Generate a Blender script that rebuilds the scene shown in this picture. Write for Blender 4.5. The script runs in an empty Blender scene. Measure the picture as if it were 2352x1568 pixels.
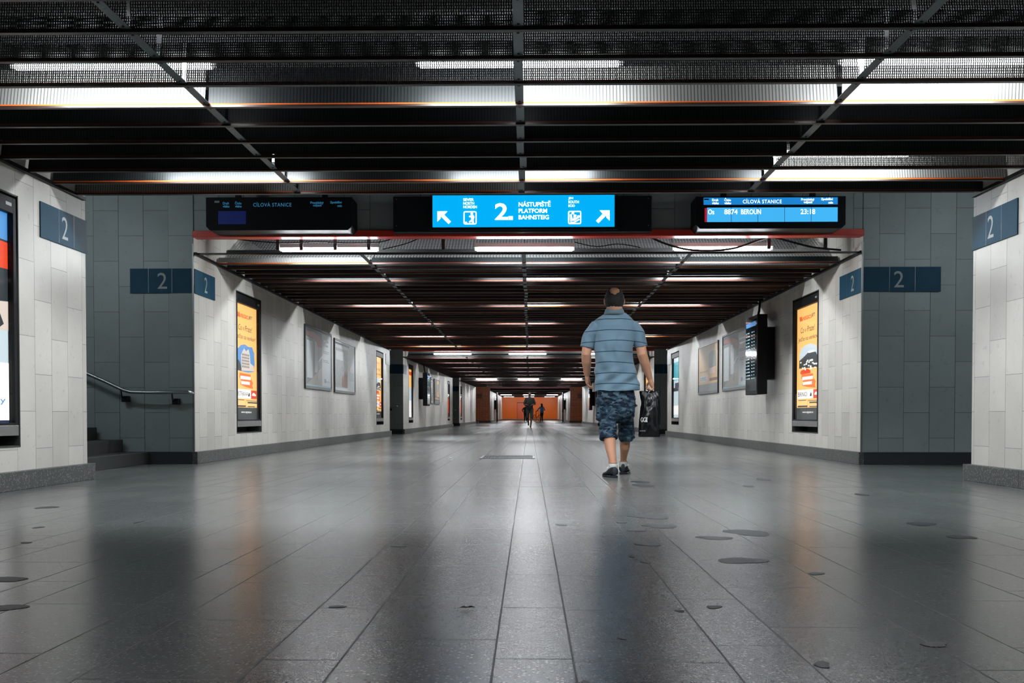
import bpy, bmesh, math, random
from mathutils import Vector, Matrix, Euler, noise
random.seed(7)
SC = bpy.context.scene
COL = SC.collection
PI = math.pi
# ------------------------------------------------------------------ camera
F = 2400.0
HC = 0.575
cam_d = bpy.data.cameras.new('camera'); cam = bpy.data.objects.new('camera', cam_d); COL.objects.link(cam)
cam_d.sensor_fit = 'HORIZONTAL'; cam_d.sensor_width = 36; cam_d.lens = F/2352*36
cam_d.shift_y = 0.0955; cam_d.clip_start = 0.05; cam_d.clip_end = 400
cam.location = (0, 0, HC)
cam.rotation_euler = Euler((math.radians(90-1.3), 0, math.atan(40/F)), 'XYZ')
SC.camera = cam
RM = cam.rotation_euler.to_matrix()
CY = 784 + 0.0955*2352
def at(px, py, Y):
    "point of the place seen at this pixel, at depth Y"
    d = RM @ Vector(((px-1176)/F, (CY-py)/F, -1))
    return Vector((d.x*Y/d.y, Y, HC + d.z*Y/d.y))
XL, XR = -3.99, 3.92

# ------------------------------------------------------------------ materials
def mat(name): 
    m = bpy.data.materials.new(name); m.use_nodes = True
    return m, m.node_tree, m.node_tree.nodes['Principled BSDF']
def setp(b, **k):
    names = dict(color='Base Color', rough='Roughness', metal='Metallic', spec='Specular IOR Level', emit='Emission Color', estr='Emission Strength', alpha='Alpha', coat='Coat Weight', trans='Transmission Weight', sheen='Sheen Weight')
    for a, v in k.items():
        if a in ('color', 'emit') and len(v) == 3: v = (*v, 1)
        b.inputs[names[a]].default_value = v
def M(name, color, rough=.5, metal=0, var=.12, scale=8, bump=0, bscale=60, **k):
    m, nt, b = mat(name)
    setp(b, color=color, rough=rough, metal=metal, **k)
    tc = nt.nodes.new('ShaderNodeTexCoord')
    n = nt.nodes.new('ShaderNodeTexNoise'); n.inputs['Scale'].default_value = scale; n.inputs['Detail'].default_value = 4
    nt.links.new(tc.outputs['Object'], n.inputs['Vector'])
    r = nt.nodes.new('ShaderNodeMix'); r.data_type = 'RGBA'
    r.inputs[6].default_value = (*[c*(1-var) for c in color[:3]], 1); r.inputs[7].default_value = (*[min(1, c*(1+var)) for c in color[:3]], 1)
    nt.links.new(n.outputs['Fac'], r.inputs[0]); nt.links.new(r.outputs[2], b.inputs['Base Color'])
    if bump:
        n2 = nt.nodes.new('ShaderNodeTexNoise'); n2.inputs['Scale'].default_value = bscale
        nt.links.new(tc.outputs['Object'], n2.inputs['Vector'])
        bp = nt.nodes.new('ShaderNodeBump'); bp.inputs['Strength'].default_value = bump; bp.inputs['Distance'].default_value = .01
        nt.links.new(n2.outputs['Fac'], bp.inputs['Height']); nt.links.new(bp.outputs[0], b.inputs['Normal'])
    return m
def E(name, color, strength, base=None):
    m, nt, b = mat(name)
    setp(b, color=base or color, rough=.4, emit=color, estr=strength)
    if strength < 10: m.cycles.emission_sampling = 'NONE'
    return m
class G:
    "small node-expression helper"
    def __init__(s, nt): s.nt = nt
    def n(s, op, a, b=None, c=None):
        x = s.nt.nodes.new('ShaderNodeMath'); x.operation = op
        for i, v in enumerate((a, b, c)):
            if v is None: continue
            if isinstance(v, (int, float)): x.inputs[i].default_value = v
            else: s.nt.links.new(v, x.inputs[i])
        return x.outputs[0]
    def pos(s):
        g = s.nt.nodes.new('ShaderNodeNewGeometry'); q = s.nt.nodes.new('ShaderNodeSeparateXYZ')
        s.nt.links.new(g.outputs['Position'], q.inputs[0]); s.g = g
        return q.outputs[0], q.outputs[1], q.outputs[2]
    def mix(s, f, a, b):
        r = s.nt.nodes.new('ShaderNodeMix'); r.data_type = 'RGBA'
        for i, v in ((0, f), (6, a), (7, b)):
            if isinstance(v, tuple): r.inputs[i].default_value = (*v, 1)
            elif isinstance(v, (int, float)): r.inputs[i].default_value = v
            else: s.nt.links.new(v, r.inputs[i])
        return r.outputs[2]
    def noise(s, scale, detail=3, vec=None, rough=.5):
        t = s.nt.nodes.new('ShaderNodeTexNoise'); t.inputs['Scale'].default_value = scale; t.inputs['Detail'].default_value = detail; t.inputs['Roughness'].default_value = rough
        s.nt.links.new(vec or s.g.outputs['Position'], t.inputs['Vector']); return t.outputs['Fac']
    def white(s, a, b):
        c = s.nt.nodes.new('ShaderNodeCombineXYZ')
        for i, v in enumerate((a, b)):
            if isinstance(v, (int, float)): c.inputs[i].default_value = v
            else: s.nt.links.new(v, c.inputs[i])
        w = s.nt.nodes.new('ShaderNodeTexWhiteNoise'); w.noise_dimensions = '2D'; s.nt.links.new(c.outputs[0], w.inputs['Vector']); return w.outputs['Value']
    def vor(s, scale, feat='F1'):
        t = s.nt.nodes.new('ShaderNodeTexVoronoi'); t.feature = feat; t.inputs['Scale'].default_value = scale
        s.nt.links.new(s.g.outputs['Position'], t.inputs['Vector']); return t

def tile_mat(name, axis, base=(.72, .685, .63), jt=.0022, off=0.0, jc=(.10, .105, .10)):
    m, nt, b = mat(name); g = G(nt); x, y, z = g.pos()
    u = x if axis == 'x' else y
    uu = g.n('DIVIDE', g.n('ADD', u, 6.0+off), .30)
    c = g.n('FLOOR', uu); fu = g.n('FRACT', uu)
    odd = g.n('FLOORED_MODULO', c, 2)
    vv = g.n('ADD', g.n('DIVIDE', g.n('ADD', z, 5.69), .60), g.n('MULTIPLY', odd, .5))
    cv = g.n('FLOOR', vv); fv = g.n('FRACT', vv)
    du = g.n('MULTIPLY', g.n('MINIMUM', fu, g.n('SUBTRACT', 1, fu)), .30)
    dv = g.n('MULTIPLY', g.n('MINIMUM', fv, g.n('SUBTRACT', 1, fv)), .60)
    wide = g.n('MULTIPLY', g.n('LESS_THAN', g.n('FLOORED_MODULO', c, 4), .5), .002)
    j = g.n('MAXIMUM', g.n('LESS_THAN', du, g.n('ADD', wide, jt)), g.n('LESS_THAN', dv, jt))
    h = g.white(c, cv)
    n1 = g.noise(3.5, 2); n2 = g.noise(170, 1)
    v = g.n('ADD', g.n('MULTIPLY', h, .16), g.n('ADD', g.n('MULTIPLY', n1, .20), g.n('MULTIPLY', n2, .16)))
    dk = tuple(q*.70 for q in base); lt = tuple(min(1, q*1.22) for q in base)
    col = g.mix(g.n('MULTIPLY', v, 1.9), dk, lt)
    grime = g.n('MULTIPLY', g.n('GREATER_THAN', g.noise(16, 2, rough=.7), .67), .25)
    col = g.mix(grime, col, tuple(q*.55 for q in base))
    col = g.mix(j, col, jc)
    nt.links.new(col, b.inputs['Base Color']); setp(b, rough=.42, spec=.4)
    bp = nt.nodes.new('ShaderNodeBump'); bp.inputs['Strength'].default_value = .5; bp.inputs['Distance'].default_value = .003
    nt.links.new(g.n('ADD', g.n('SUBTRACT', 1, j), g.n('MULTIPLY', h, .6)), bp.inputs['Height']); nt.links.new(bp.outputs[0], b.inputs['Normal'])
    return m
def floor_mat():
    m, nt, b = mat('floor_granite'); g = G(nt); x, y, z = g.pos()
    P = .547
    q = g.n('DIVIDE', g.n('ADD', x, .083 + P*20), P)
    c = g.n('FLOOR', q); fu = g.n('MULTIPLY', g.n('FRACT', q), P)
    nar = g.n('LESS_THAN', fu, .186)
    du = g.n('MINIMUM', g.n('MINIMUM', fu, g.n('SUBTRACT', P, fu)), g.n('ABSOLUTE', g.n('SUBTRACT', fu, .186)))
    offy = g.n('ADD', g.n('MULTIPLY', g.n('SUBTRACT', 1, nar), .43), g.n('MULTIPLY', g.n('FLOORED_MODULO', g.n('MULTIPLY', c, .37), 1), .66))
    cen = g.n('LESS_THAN', g.n('ABSOLUTE', g.n('SUBTRACT', c, 20)), .5)
    offy = g.n('MULTIPLY', offy, g.n('SUBTRACT', 1, g.n('MULTIPLY', nar, cen)))
    r = g.n('DIVIDE', g.n('ADD', g.n('SUBTRACT', y, 2.459), g.n('ADD', offy, 6.6)), .66)
    cv = g.n('FLOOR', r); fv = g.n('FRACT', r)
    dv = g.n('MULTIPLY', g.n('MINIMUM', fv, g.n('SUBTRACT', 1, fv)), .66)
    ej = g.n('LESS_THAN', g.n('ABSOLUTE', g.n('SUBTRACT', y, 8.43)), .008)
    j = g.n('MAXIMUM', g.n('MAXIMUM', g.n('LESS_THAN', du, .0028), g.n('LESS_THAN', dv, .0034)), ej)
    h = g.white(g.n('ADD', g.n('MULTIPLY', c, 2), nar), cv)
    v1 = g.vor(95)
    chipw = nt.nodes.new('ShaderNodeSeparateColor'); nt.links.new(v1.outputs['Color'], chipw.inputs[0])
    chip = g.n('MULTIPLY', g.n('LESS_THAN', v1.outputs['Distance'], .36), g.n('GREATER_THAN', chipw.outputs[0], .72))
    chipd = g.n('MULTIPLY', g.n('LESS_THAN', v1.outputs['Distance'], .5), g.n('LESS_THAN', chipw.outputs[0], .2))
    fine = g.noise(230, 1, rough=.8); big = g.noise(1.1, 2)
    base = g.mix(g.n('ADD', g.n('MULTIPLY', fine, .75), g.n('MULTIPLY', h, .25)), (.045, .055, .055), (.23, .245, .235))
    base = g.mix(g.n('MULTIPLY', chip, .62), base, (.46, .45, .40))
    base = g.mix(g.n('MULTIPLY', chipd, .55), base, (.015, .02, .022))
    base = g.mix(g.n('MULTIPLY', big, .5), base, (.06, .066, .066))
    base = g.mix(g.n('MULTIPLY', j, .85), base, (.006, .007, .006))
    nt.links.new(base, b.inputs['Base Color'])
    ro = g.n('ADD', g.n('ADD', .22, g.n('MULTIPLY', big, .06)), g.n('MULTIPLY', j, .3))
    nt.links.new(ro, b.inputs['Roughness']); setp(b, spec=.55)
    bp = nt.nodes.new('ShaderNodeBump'); bp.inputs['Strength'].default_value = .25; bp.inputs['Distance'].default_value = .001
    nt.links.new(g.n('SUBTRACT', 1, j), bp.inputs['Height']); nt.links.new(bp.outputs[0], b.inputs['Normal'])
    return m
def granite_mat():
    m, nt, b = mat('baseboard_granite'); g = G(nt); x, y, z = g.pos()
    v1 = g.vor(120); s = nt.nodes.new('ShaderNodeSeparateColor'); nt.links.new(v1.outputs['Color'], s.inputs[0])
    chip = g.n('GREATER_THAN', s.outputs[0], .88)
    fy = g.n('FRACT', g.n('DIVIDE', g.n('ADD', y, 10.05), 1.02)); jj = g.n('LESS_THAN', fy, .006)
    blk = g.white(g.n('FLOOR', g.n('DIVIDE', g.n('ADD', y, 10.05), 1.02)), 1.0)
    base = g.mix(g.noise(200, 3, rough=.8), (.025, .033, .033), (.12, .13, .125))
    base = g.mix(g.n('MULTIPLY', blk, .35), base, (.11, .115, .11))
    base = g.mix(g.n('MULTIPLY', chip, .7), base, (.30, .30, .27)); base = g.mix(jj, base, (.01, .01, .01))
    nt.links.new(base, b.inputs['Base Color']); setp(b, rough=.45)
    return m
def brick_mat():
    m, nt, b = mat('orange_brick_tile'); g = G(nt); x, y, z = g.pos()
    fx = g.n('FRACT', g.n('DIVIDE', g.n('ADD', x, 20), .25)); fz = g.n('FRACT', g.n('DIVIDE', g.n('ADD', z, 2), .08))
    j = g.n('MAXIMUM', g.n('LESS_THAN', fx, .06), g.n('LESS_THAN', fz, .16))
    h = g.white(g.n('FLOOR', g.n('DIVIDE', g.n('ADD', x, 20), .25)), g.n('FLOOR', g.n('DIVIDE', g.n('ADD', z, 2), .08)))
    col = g.mix(h, (.50, .11, .02), (.68, .17, .035)); col = g.mix(j, col, (.16, .05, .02))
    nt.links.new(col, b.inputs['Base Color']); setp(b, rough=.4)
    return m
def mesh_mat(name, base=(.42, .44, .43), px=.0125, pz=.015, fx=.46, fz=.72, rough=.35, metal=.3):
    "expanded metal sheet: rows of small slots let light and view through"
    m, nt, b = mat(name); g = G(nt); x, y, z = g.pos()
    row = g.n('DIVIDE', g.n('ADD', z, 3), pz)
    ux = g.n('FRACT', g.n('ADD', g.n('DIVIDE', g.n('ADD', x, 20), px), g.n('MULTIPLY', g.n('FLOORED_MODULO', g.n('FLOOR', row), 2), .12)))
    hole = g.n('MULTIPLY', g.n('LESS_THAN', ux, fx), g.n('LESS_THAN', g.n('FRACT', row), fz))
    setp(b, color=base, rough=rough, metal=metal)
    nt.links.new(g.n('SUBTRACT', 1, hole), b.inputs['Alpha'])
    return m

T_SIDE = tile_mat('wall_tile_side', 'y', off=.02, jt=.0018, jc=(.24, .235, .22))
T_FACE = tile_mat('wall_tile_facing', 'x', base=(.41, .45, .44), off=.09)
FLOOR = floor_mat(); GRAN = granite_mat(); BRICK = brick_mat()
SLAB = M('dark_painted_slab', (.022, .023, .025), .8)
BROWN = M('brown_red_paint', (.030, .014, .011), .36, spec=.5)
RED = M('red_fascia_paint', (.80, .045, .025), .35)
ORANGE_EDGE = M('orange_edge_paint', (.13, .020, .005), .6)
MESHP = mesh_mat('expanded_metal_blade', base=(.13, .135, .13), fx=.46, fz=.70, metal=0)
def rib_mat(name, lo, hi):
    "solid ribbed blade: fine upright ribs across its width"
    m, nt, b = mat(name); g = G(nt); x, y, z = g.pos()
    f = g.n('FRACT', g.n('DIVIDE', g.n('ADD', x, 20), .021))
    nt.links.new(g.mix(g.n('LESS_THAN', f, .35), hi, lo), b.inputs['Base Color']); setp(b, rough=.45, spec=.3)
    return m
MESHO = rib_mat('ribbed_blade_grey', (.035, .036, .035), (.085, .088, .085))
MESHL = rib_mat('ribbed_blade_lit', (.07, .072, .07), (.20, .20, .19))  # lighter blade copy: lamp light on a panel put into its colour
MESHK = rib_mat('ribbed_blade_shaded', (.003, .004, .004), (.012, .015, .016))  # near-black blade copy: shade of the dim panels put into its colour
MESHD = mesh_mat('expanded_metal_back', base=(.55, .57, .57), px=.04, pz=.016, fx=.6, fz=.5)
ORANGE_LIT = M('lit_orange_edge_paint', (.62, .11, .012), .6, spec=.2)  # brighter copy of the edge paint, lamp glow put into its colour
STRAP = M('galvanised_strap', (.20, .23, .24), .4, .5, bump=.2)
STEEL = M('brushed_steel', (.42, .43, .43), .3, .9, bump=.1, bscale=200)
STEELD = M('grey_steel_trim', (.30, .30, .30), .4, .6)
BLACKM = M('black_metal', (.008, .009, .011), .5, spec=.3)
BLACKP = M('black_plastic', (.006, .006, .008), .55, spec=.2)
DARKN = M('dark_niche', (.05, .055, .05), .7)
HOUS = M('lamp_housing_white', (.6, .62, .62), .4)
TUBE = E('fluorescent_tube', (.92, .97, 1.0), 155, (.9, .9, .9))
TUBEF = E('fluorescent_tube_far', (.95, .97, 1.0), 165, (.9, .9, .9))
TUBE.cycles.emission_sampling = TUBEF.cycles.emission_sampling = 'FRONT'
BLUEP = M('blue_enamel', (.014, .075, .13), .6, var=.2, spec=.25)
BLUEG = M('faded_blue_enamel', (.26, .31, .33), .4)
PALE = M('pale_number_paint', (.42, .45, .44), .5)
WHITE_T = E('sign_white', (1, 1, 1), 1.6)
SIGN_B = E('sign_blue', (.0, .40, .85), 1.0, (.0, .12, .3))
SCR_B = E('screen_blue', (.05, .42, .82), 1.0, (.0, .12, .3))
SCR_H = E('screen_header_blue', (.01, .20, .55), 1.0, (.0, .1, .3))
SCR_R = E('screen_red', (.35, .01, .03), 1.0)
DIM_T = E('dim_blue_text', (.03, .16, .30), 1.0, (.02, .05, .08))
DIM_B = E('dim_blue_segment', (.002, .006, .05), 1.0, (.0, .0, .01))
CHAR = M('matt_dark_print', (.03, .035, .04), .5)
# lightbox prints
P_OR = E('print_amber', (1.0, .55, .17), 1.0, (.4, .2, .05))
P_OR2 = E('print_orange', (1.0, .17, .03), .95, (.4, .1, .02))
P_W = E('print_white', (1.0, .97, .93), .95, (.4, .4, .4))
P_SKY = E('print_sky', (.05, .25, .62), .9, (.1, .2, .3))
P_BLD = E('print_stone', (.75, .62, .52), .85, (.3, .3, .3))
P_DK = E('print_dark', (.035, .05, .06), .6, (.03, .03, .03))
P_NAVY = E('print_navy', (.02, .035, .10), .7, (.02, .02, .03))
P_GREY = E('print_grey', (.06, .075, .08), .6, (.05, .05, .05))
P_RED = E('print_red', (.9, .07, .015), .8, (.3, .03, .02))
P_TEAL = E('print_teal', (.03, .40, .50), .8, (.05, .2, .2))
P_PBL = E('print_pale_blue', (.62, .78, .85), .8, (.3, .3, .3))
P_TRAIN = E('print_train_yellow', (1.0, .62, .25), .95, (.4, .3, .1))

def glass_mat():
    m = bpy.data.materials.new('clear_glass'); m.use_nodes = True; nt = m.node_tree; nt.nodes.clear()
    o = nt.nodes.new('ShaderNodeOutputMaterial'); mx = nt.nodes.new('ShaderNodeMixShader'); t = nt.nodes.new('ShaderNodeBsdfTransparent'); gl = nt.nodes.new('ShaderNodeBsdfGlossy')
    fr = nt.nodes.new('ShaderNodeFresnel'); fr.inputs[0].default_value = 1.5; gl.inputs['Roughness'].default_value = .03
    hf = nt.nodes.new('ShaderNodeMath'); hf.operation = 'MULTIPLY'; hf.inputs[1].default_value = .5; nt.links.new(fr.outputs[0], hf.inputs[0]); nt.links.new(hf.outputs[0], mx.inputs[0]); nt.links.new(t.outputs[0], mx.inputs[1]); nt.links.new(gl.outputs[0], mx.inputs[2]); nt.links.new(mx.outputs[0], o.inputs[0])
    return m
GLASS = glass_mat()

# ------------------------------------------------------------------ mesh helpers
class MB:
    def __init__(s): s.v = []; s.f = []; s.m = []
    def add(s, vs, fs, mi=0):
        b = len(s.v); s.v += [tuple(v) for v in vs]; s.f += [tuple(b+i for i in f) for f in fs]; s.m += [mi]*len(fs); return s
    def box(s, x0, x1, y0, y1, z0, z1, mi=0):
        return s.add([(x0,y0,z0),(x1,y0,z0),(x1,y1,z0),(x0,y1,z0),(x0,y0,z1),(x1,y0,z1),(x1,y1,z1),(x0,y1,z1)],
              [(0,3,2,1),(4,5,6,7),(0,1,5,4),(1,2,6,5),(2,3,7,6),(3,0,4,7)], mi)
    def quad(s, a, b, c, d, mi=0): return s.add([a, b, c, d], [(0,1,2,3)], mi)
    def poly(s, pts, y0, y1, mi=0):
        "prism from (x,z) outline between y0 (front) and y1"
        n = len(pts)
        vs = [(p[0], y0, p[1]) for p in pts] + [(p[0], y1, p[1]) for p in pts]
        return s.add(vs, [tuple(range(n)), tuple(range(2*n-1, n-1, -1))] + [(i, i+n, (i+1) % n+n, (i+1) % n) for i in range(n)], mi)
    def loft(s, pts, rad, side=Vector((1, 0, 0)), seg=16, cap=True, mi=0, pw=2.0):
        pts = [Vector(p) for p in pts]; n = len(pts); rings = []
        rad = [(r, r) if isinstance(r, (int, float)) else r for r in rad]
        for i, p in enumerate(pts):
            t = (pts[min(i+1, n-1)] - pts[max(i-1, 0)]).normalized()
            a = side - t*side.dot(t)
            if a.length < 1e-4: a = Vector((0, 1, 0)) - t*t.y
            a.normalize(); b = t.cross(a)
            rings.append((p, t, a, b, rad[i]))
        if cap:
            p, t, a, b, r = rings[0]; m_ = min(r)
            pre = [(p - t*m_*math.sin(q), t, a, b, (r[0]*math.cos(q), r[1]*math.cos(q))) for q in (1.25, .7)]
            p, t, a, b, r = rings[-1]; m_ = min(r)
            post = [(p + t*m_*math.sin(q), t, a, b, (r[0]*math.cos(q), r[1]*math.cos(q))) for q in (.7, 1.25)]
            rings = pre + rings + post
        vs = []
        for p, t, a, b, r in rings:
            for k in range(seg):
                c, d = math.cos(2*PI*k/seg), math.sin(2*PI*k/seg)
                if pw != 2.0:
                    c = math.copysign(abs(c)**(2/pw), c); d = math.copysign(abs(d)**(2/pw), d)
                vs.append(p + a*r[0]*c + b*r[1]*d)
        N = len(rings); fs = []
        for i in range(N-1):
            for k in range(seg):
                fs.append((i*seg+k, i*seg+(k+1) % seg, (i+1)*seg+(k+1) % seg, (i+1)*seg+k))
        fs.append(tuple(range(seg-1, -1, -1))); fs.append(tuple((N-1)*seg+k for k in range(seg)))
        return s.add(vs, fs, mi)
    def ell(s, c, r, rot=None, seg=20, rings=12, mi=0):
        c = Vector(c); vs = [Vector((0, 0, -r[2]))]; 
        for i in range(1, rings):
            th = -PI/2 + PI*i/rings
            for k in range(seg):
                vs.append(Vector((r[0]*math.cos(th)*math.cos(2*PI*k/seg), r[1]*math.cos(th)*math.sin(2*PI*k/seg), r[2]*math.sin(th))))
        vs.append(Vector((0, 0, r[2])))
        if rot: vs = [rot @ v for v in vs]
        vs = [c+v for v in vs]; fs = []
        for k in range(seg): fs.append((0, 1+(k+1) % seg, 1+k))
        for i in range(rings-2):
            for k in range(seg): fs.append((1+i*seg+k, 1+i*seg+(k+1) % seg, 1+(i+1)*seg+(k+1) % seg, 1+(i+1)*seg+k))
        L = len(vs)-1; o = 1+(rings-2)*seg
        for k in range(seg): fs.append((o+k, o+(k+1) % seg, L))
        return s.add(vs, fs, mi)
    def build(s, name, mats, parent=None, smooth=False, bevel=0):
        me = bpy.data.meshes.new(name); me.from_pydata(s.v, [], s.f)
        for m in (mats if isinstance(mats, (list, tuple)) else [mats]): me.materials.append(m)
        for p, mi in zip(me.polygons, s.m): p.material_index = mi; p.use_smooth = smooth
        bm = bmesh.new(); bm.from_mesh(me); bmesh.ops.recalc_face_normals(bm, faces=bm.faces); bm.to_mesh(me); bm.free()
        o = bpy.data.objects.new(name, me); COL.objects.link(o)
        if parent: o.parent = parent
        if bevel:
            b = o.modifiers.new('bevel', 'BEVEL'); b.width = bevel; b.segments = 2; b.limit_method = 'ANGLE'
        return o
def fuse(mb, name, m, parent=None, voxel=.006, smooth=6, fn=None):
    "grow one continuous skin over overlapping closed shapes"
    o = mb.build(name, m, None)
    r = o.modifiers.new('r', 'REMESH'); r.mode = 'VOXEL'; r.voxel_size = voxel; r.use_smooth_shade = True
    if smooth:
        s = o.modifiers.new('s', 'SMOOTH'); s.factor = .5; s.iterations = smooth
    dg = bpy.context.evaluated_depsgraph_get()
    me = bpy.data.meshes.new_from_object(o.evaluated_get(dg), depsgraph=dg)
    me.name = name
    o.modifiers.clear(); old = o.data; o.data = me; bpy.data.meshes.remove(old)
    me.materials.clear()
    for mm in (m if isinstance(m, (list, tuple)) else [m]): me.materials.append(mm)
    if fn:
        cs = [(v.co.copy(), v.normal.copy()) for v in me.vertices]
        ns = [fn(c, n_) for c, n_ in cs]
        me.vertices.foreach_set('co', [q for c in ns for q in c]); me.update()
    for p in me.polygons: p.use_smooth = True
    if parent: o.parent = parent
    return o
def tag(o, label=None, cat=None, group=None, kind=None):
    if label: o['label'] = label
    if cat: o['category'] = cat
    if group: o['group'] = group
    if kind: o['kind'] = kind
    return o
def empty(name, loc=(0, 0, 0), rz=0, label=None, cat=None, group=None, kind=None):
    o = bpy.data.objects.new(name, None); COL.objects.link(o); o.location = loc; o.rotation_euler = (0, 0, rz); o.empty_display_size = .1
    return tag(o, label, cat, group, kind)
def local(o, parent):
    "parent o, whose mesh is in world coordinates, keeping its place"
    o.parent = parent
    o.matrix_parent_inverse = Matrix.LocRotScale(parent.location, parent.rotation_euler, None).inverted()
    return o
FONT_CACHE = {}
def text(name, s, m, parent, x, z, w=None, h=.05, y=-.001, shear=0, bold=0, align='L', space=1):
    "flat lettering in the x-z plane of its parent, facing -y; x is the start (L) or centre (C)"
    c = bpy.data.curves.new(name, 'FONT'); c.body = s; c.size = 1; c.shear = shear; c.offset = bold; c.space_character = space; c.resolution_u = 3
    t = bpy.data.objects.new(name, c); COL.objects.link(t)
    dg = bpy.context.evaluated_depsgraph_get()
    me = bpy.data.meshes.new_from_object(t.evaluated_get(dg), depsgraph=dg)
    COL.objects.unlink(t); bpy.data.objects.remove(t); bpy.data.curves.remove(c)
    xs = [v.co.x for v in me.vertices]; ys = [v.co.y for v in me.vertices]
    x0, x1, y0, y1 = min(xs), max(xs), min(ys), max(ys)
    sc = h/(y1-y0); sx = (w/(x1-x0)) if w else sc
    ox = x if align == 'L' else x - sx*(x1-x0)/2
    for v in me.vertices: v.co = Vector((ox+(v.co.x-x0)*sx, y, z+(v.co.y-y0)*sc))
    me.materials.clear(); me.materials.append(m)
    o = bpy.data.objects.new(name, me); COL.objects.link(o); o.parent = parent
    return o
def plate(name, m, parent, x0, x1, z0, z1, y0=-.002, y1=0, bevel=0):
    return MB().box(x0, x1, y0, y1, z0, z1).build(name, m, parent, bevel=bevel)
def shape(name, m, parent, pts, y0=-.002, y1=0): return MB().poly(pts, y0, y1).build(name, m, parent)

# ------------------------------------------------------------------ the shell
def lerp(a, b, t): return a+(b-a)*t
SECT = [(12.4, 29.8, 2.495, 2.44), (33.0, 54.2, 2.42, 2.53), (59.4, 77.7, 2.55, 2.70), (89.0, 130.0, 2.70, 2.86)]
fl = MB().box(-9, 9, -1.5, 131, -.2, 0).build('floor', FLOOR); tag(fl, kind='structure')
def side_wall(name, X, sgn, y0, y1, ztop, holes, m):
    "wall face at X, thickness outward (sgn=-1 left), rectangular openings (ya,yb,za,zb)"
    b = MB(); xa, xb = (X-.3, X) if sgn < 0 else (X, X+.3)
    y = y0
    for (ya, yb, za, zb) in sorted(holes):
        b.box(xa, xb, y, ya, 0, ztop); b.box(xa, xb, ya, yb, 0, za); b.box(xa, xb, ya, yb, zb, ztop); y = yb
    b.box(xa, xb, y, y1, 0, ztop)
    return tag(b.build(name, m), kind='structure')
HZ0, HZ1 = .33, 2.285
LB = {  # lightbox openings by wall
 'nl': [(6.55, 8.12, HZ0, HZ1)], 'nr': [],
 'l1': [(14.18, 15.50, HZ0, HZ1), (27.2, 28.5, HZ0, HZ1)], 'r1': [(14.26, 15.66, HZ0, HZ1), (27.5, 28.9, HZ0, HZ1)],
 'l2': [(34.5, 35.8, HZ0, HZ1), (51.0, 52.3, HZ0, HZ1)], 'r2': [(34.5, 35.8, HZ0, HZ1), (51.0, 52.3, HZ0, HZ1)],
 'l3': [(60.4, 61.7, HZ0, HZ1)], 'r3': [(60.4, 61.7, HZ0, HZ1)]}
side_wall('wall_left', XL, -1, -1.5, 9.36, 3.25, LB['nl'], T_SIDE)
side_wall('wall_right', XR, 1, -1.5, 9.33, 3.25, LB['nr'], T_SIDE)
for i, (a, b_, za, zb) in enumerate(SECT):
    xl, xr = (XL, XR) if i < 3 else (-3.36, 3.46)
    side_wall('wall_left', xl, -1, a, b_, 3.25, LB.get('l%d' % (i+1), []), T_SIDE)
    side_wall('wall_right', xr, 1, a, b_, 3.25, LB.get('r%d' % (i+1), []), T_SIDE)
    fm = T_FACE if i < 3 else BRICK
    tag(MB().box(-9, xl-.3, a, a+.3, 0, 3.3).build('wall_facing_left', fm), kind='structure')
    tag(MB().box(xl-.3, xl, a-.012, a, 0, 3.3).build('wall_facing_left', fm), kind='structure')
    tag(MB().box(xr+.3, 9, a, a+.3, 0, 3.3).build('wall_facing_right', fm), kind='structure')
    tag(MB().box(xr, xr+.3, a-.012, a, 0, 3.3).build('wall_facing_right', fm), kind='structure')
    if i < 3:
        for s_, X in ((-1, xl), (1, xr)):
            x0, x1 = (-9, xl-.3) if s_ < 0 else (xr+.3, 9)
            tag(MB().box(x0, x1, b_-.3, b_, 0, 3.3).build('wall_back_left' if s_ < 0 else 'wall_back_right', T_FACE), kind='structure')
    # wall over the opening
    ft = za+.265
    tag(MB().box(xl, xr, a, a+.12, ft, 3.3).build('wall_above_opening', T_FACE), kind='structure')
    # red or brown fascia angle
    fa = MB().box(xl, xr, a-.05, a+.135, ft-.075, ft-.0)
    fo = fa.build('fascia_beam', RED, bevel=.004)
    tag(fo, ['long red fascia beam under the hanging signs', 'thin red fascia beam across the second opening down the passage',
             'thin fascia beam across the third opening far down the passage', 'fascia beam between the two brick-clad walls'][i], 'beam')
    # solid slab above the louvres
    tag(MB().box(xl, xr, a+.12, b_, 3.05, 3.25).build('ceiling_slab', SLAB), kind='structure')
tag(MB().box(XL, XR, -1.5, 9.35, 3.0, 3.25).build('ceiling_slab', M('grey_slab', (.05, .053, .056), .8)), kind='structure')
tag(MB().box(-9, 9, -1.5, 131, 3.3, 3.5).build('ceiling_slab', SLAB), kind='structure')
for s_ in (-1, 1):   # ends of the cross passages and back of the near walls
    tag(MB().box(s_*9.0, s_*9.3, -1.5, 131, 0, 3.5).build('wall_end_left' if s_ < 0 else 'wall_end_right', T_SIDE), kind='structure')
    x0, x1 = (-9, XL-.3) if s_ < 0 else (XR+.3, 9)
    tag(MB().box(x0, x1, 9.05, 9.34, 0, 3.3).build('wall_back_left' if s_ < 0 else 'wall_back_right', T_FACE), kind='structure')
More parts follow.
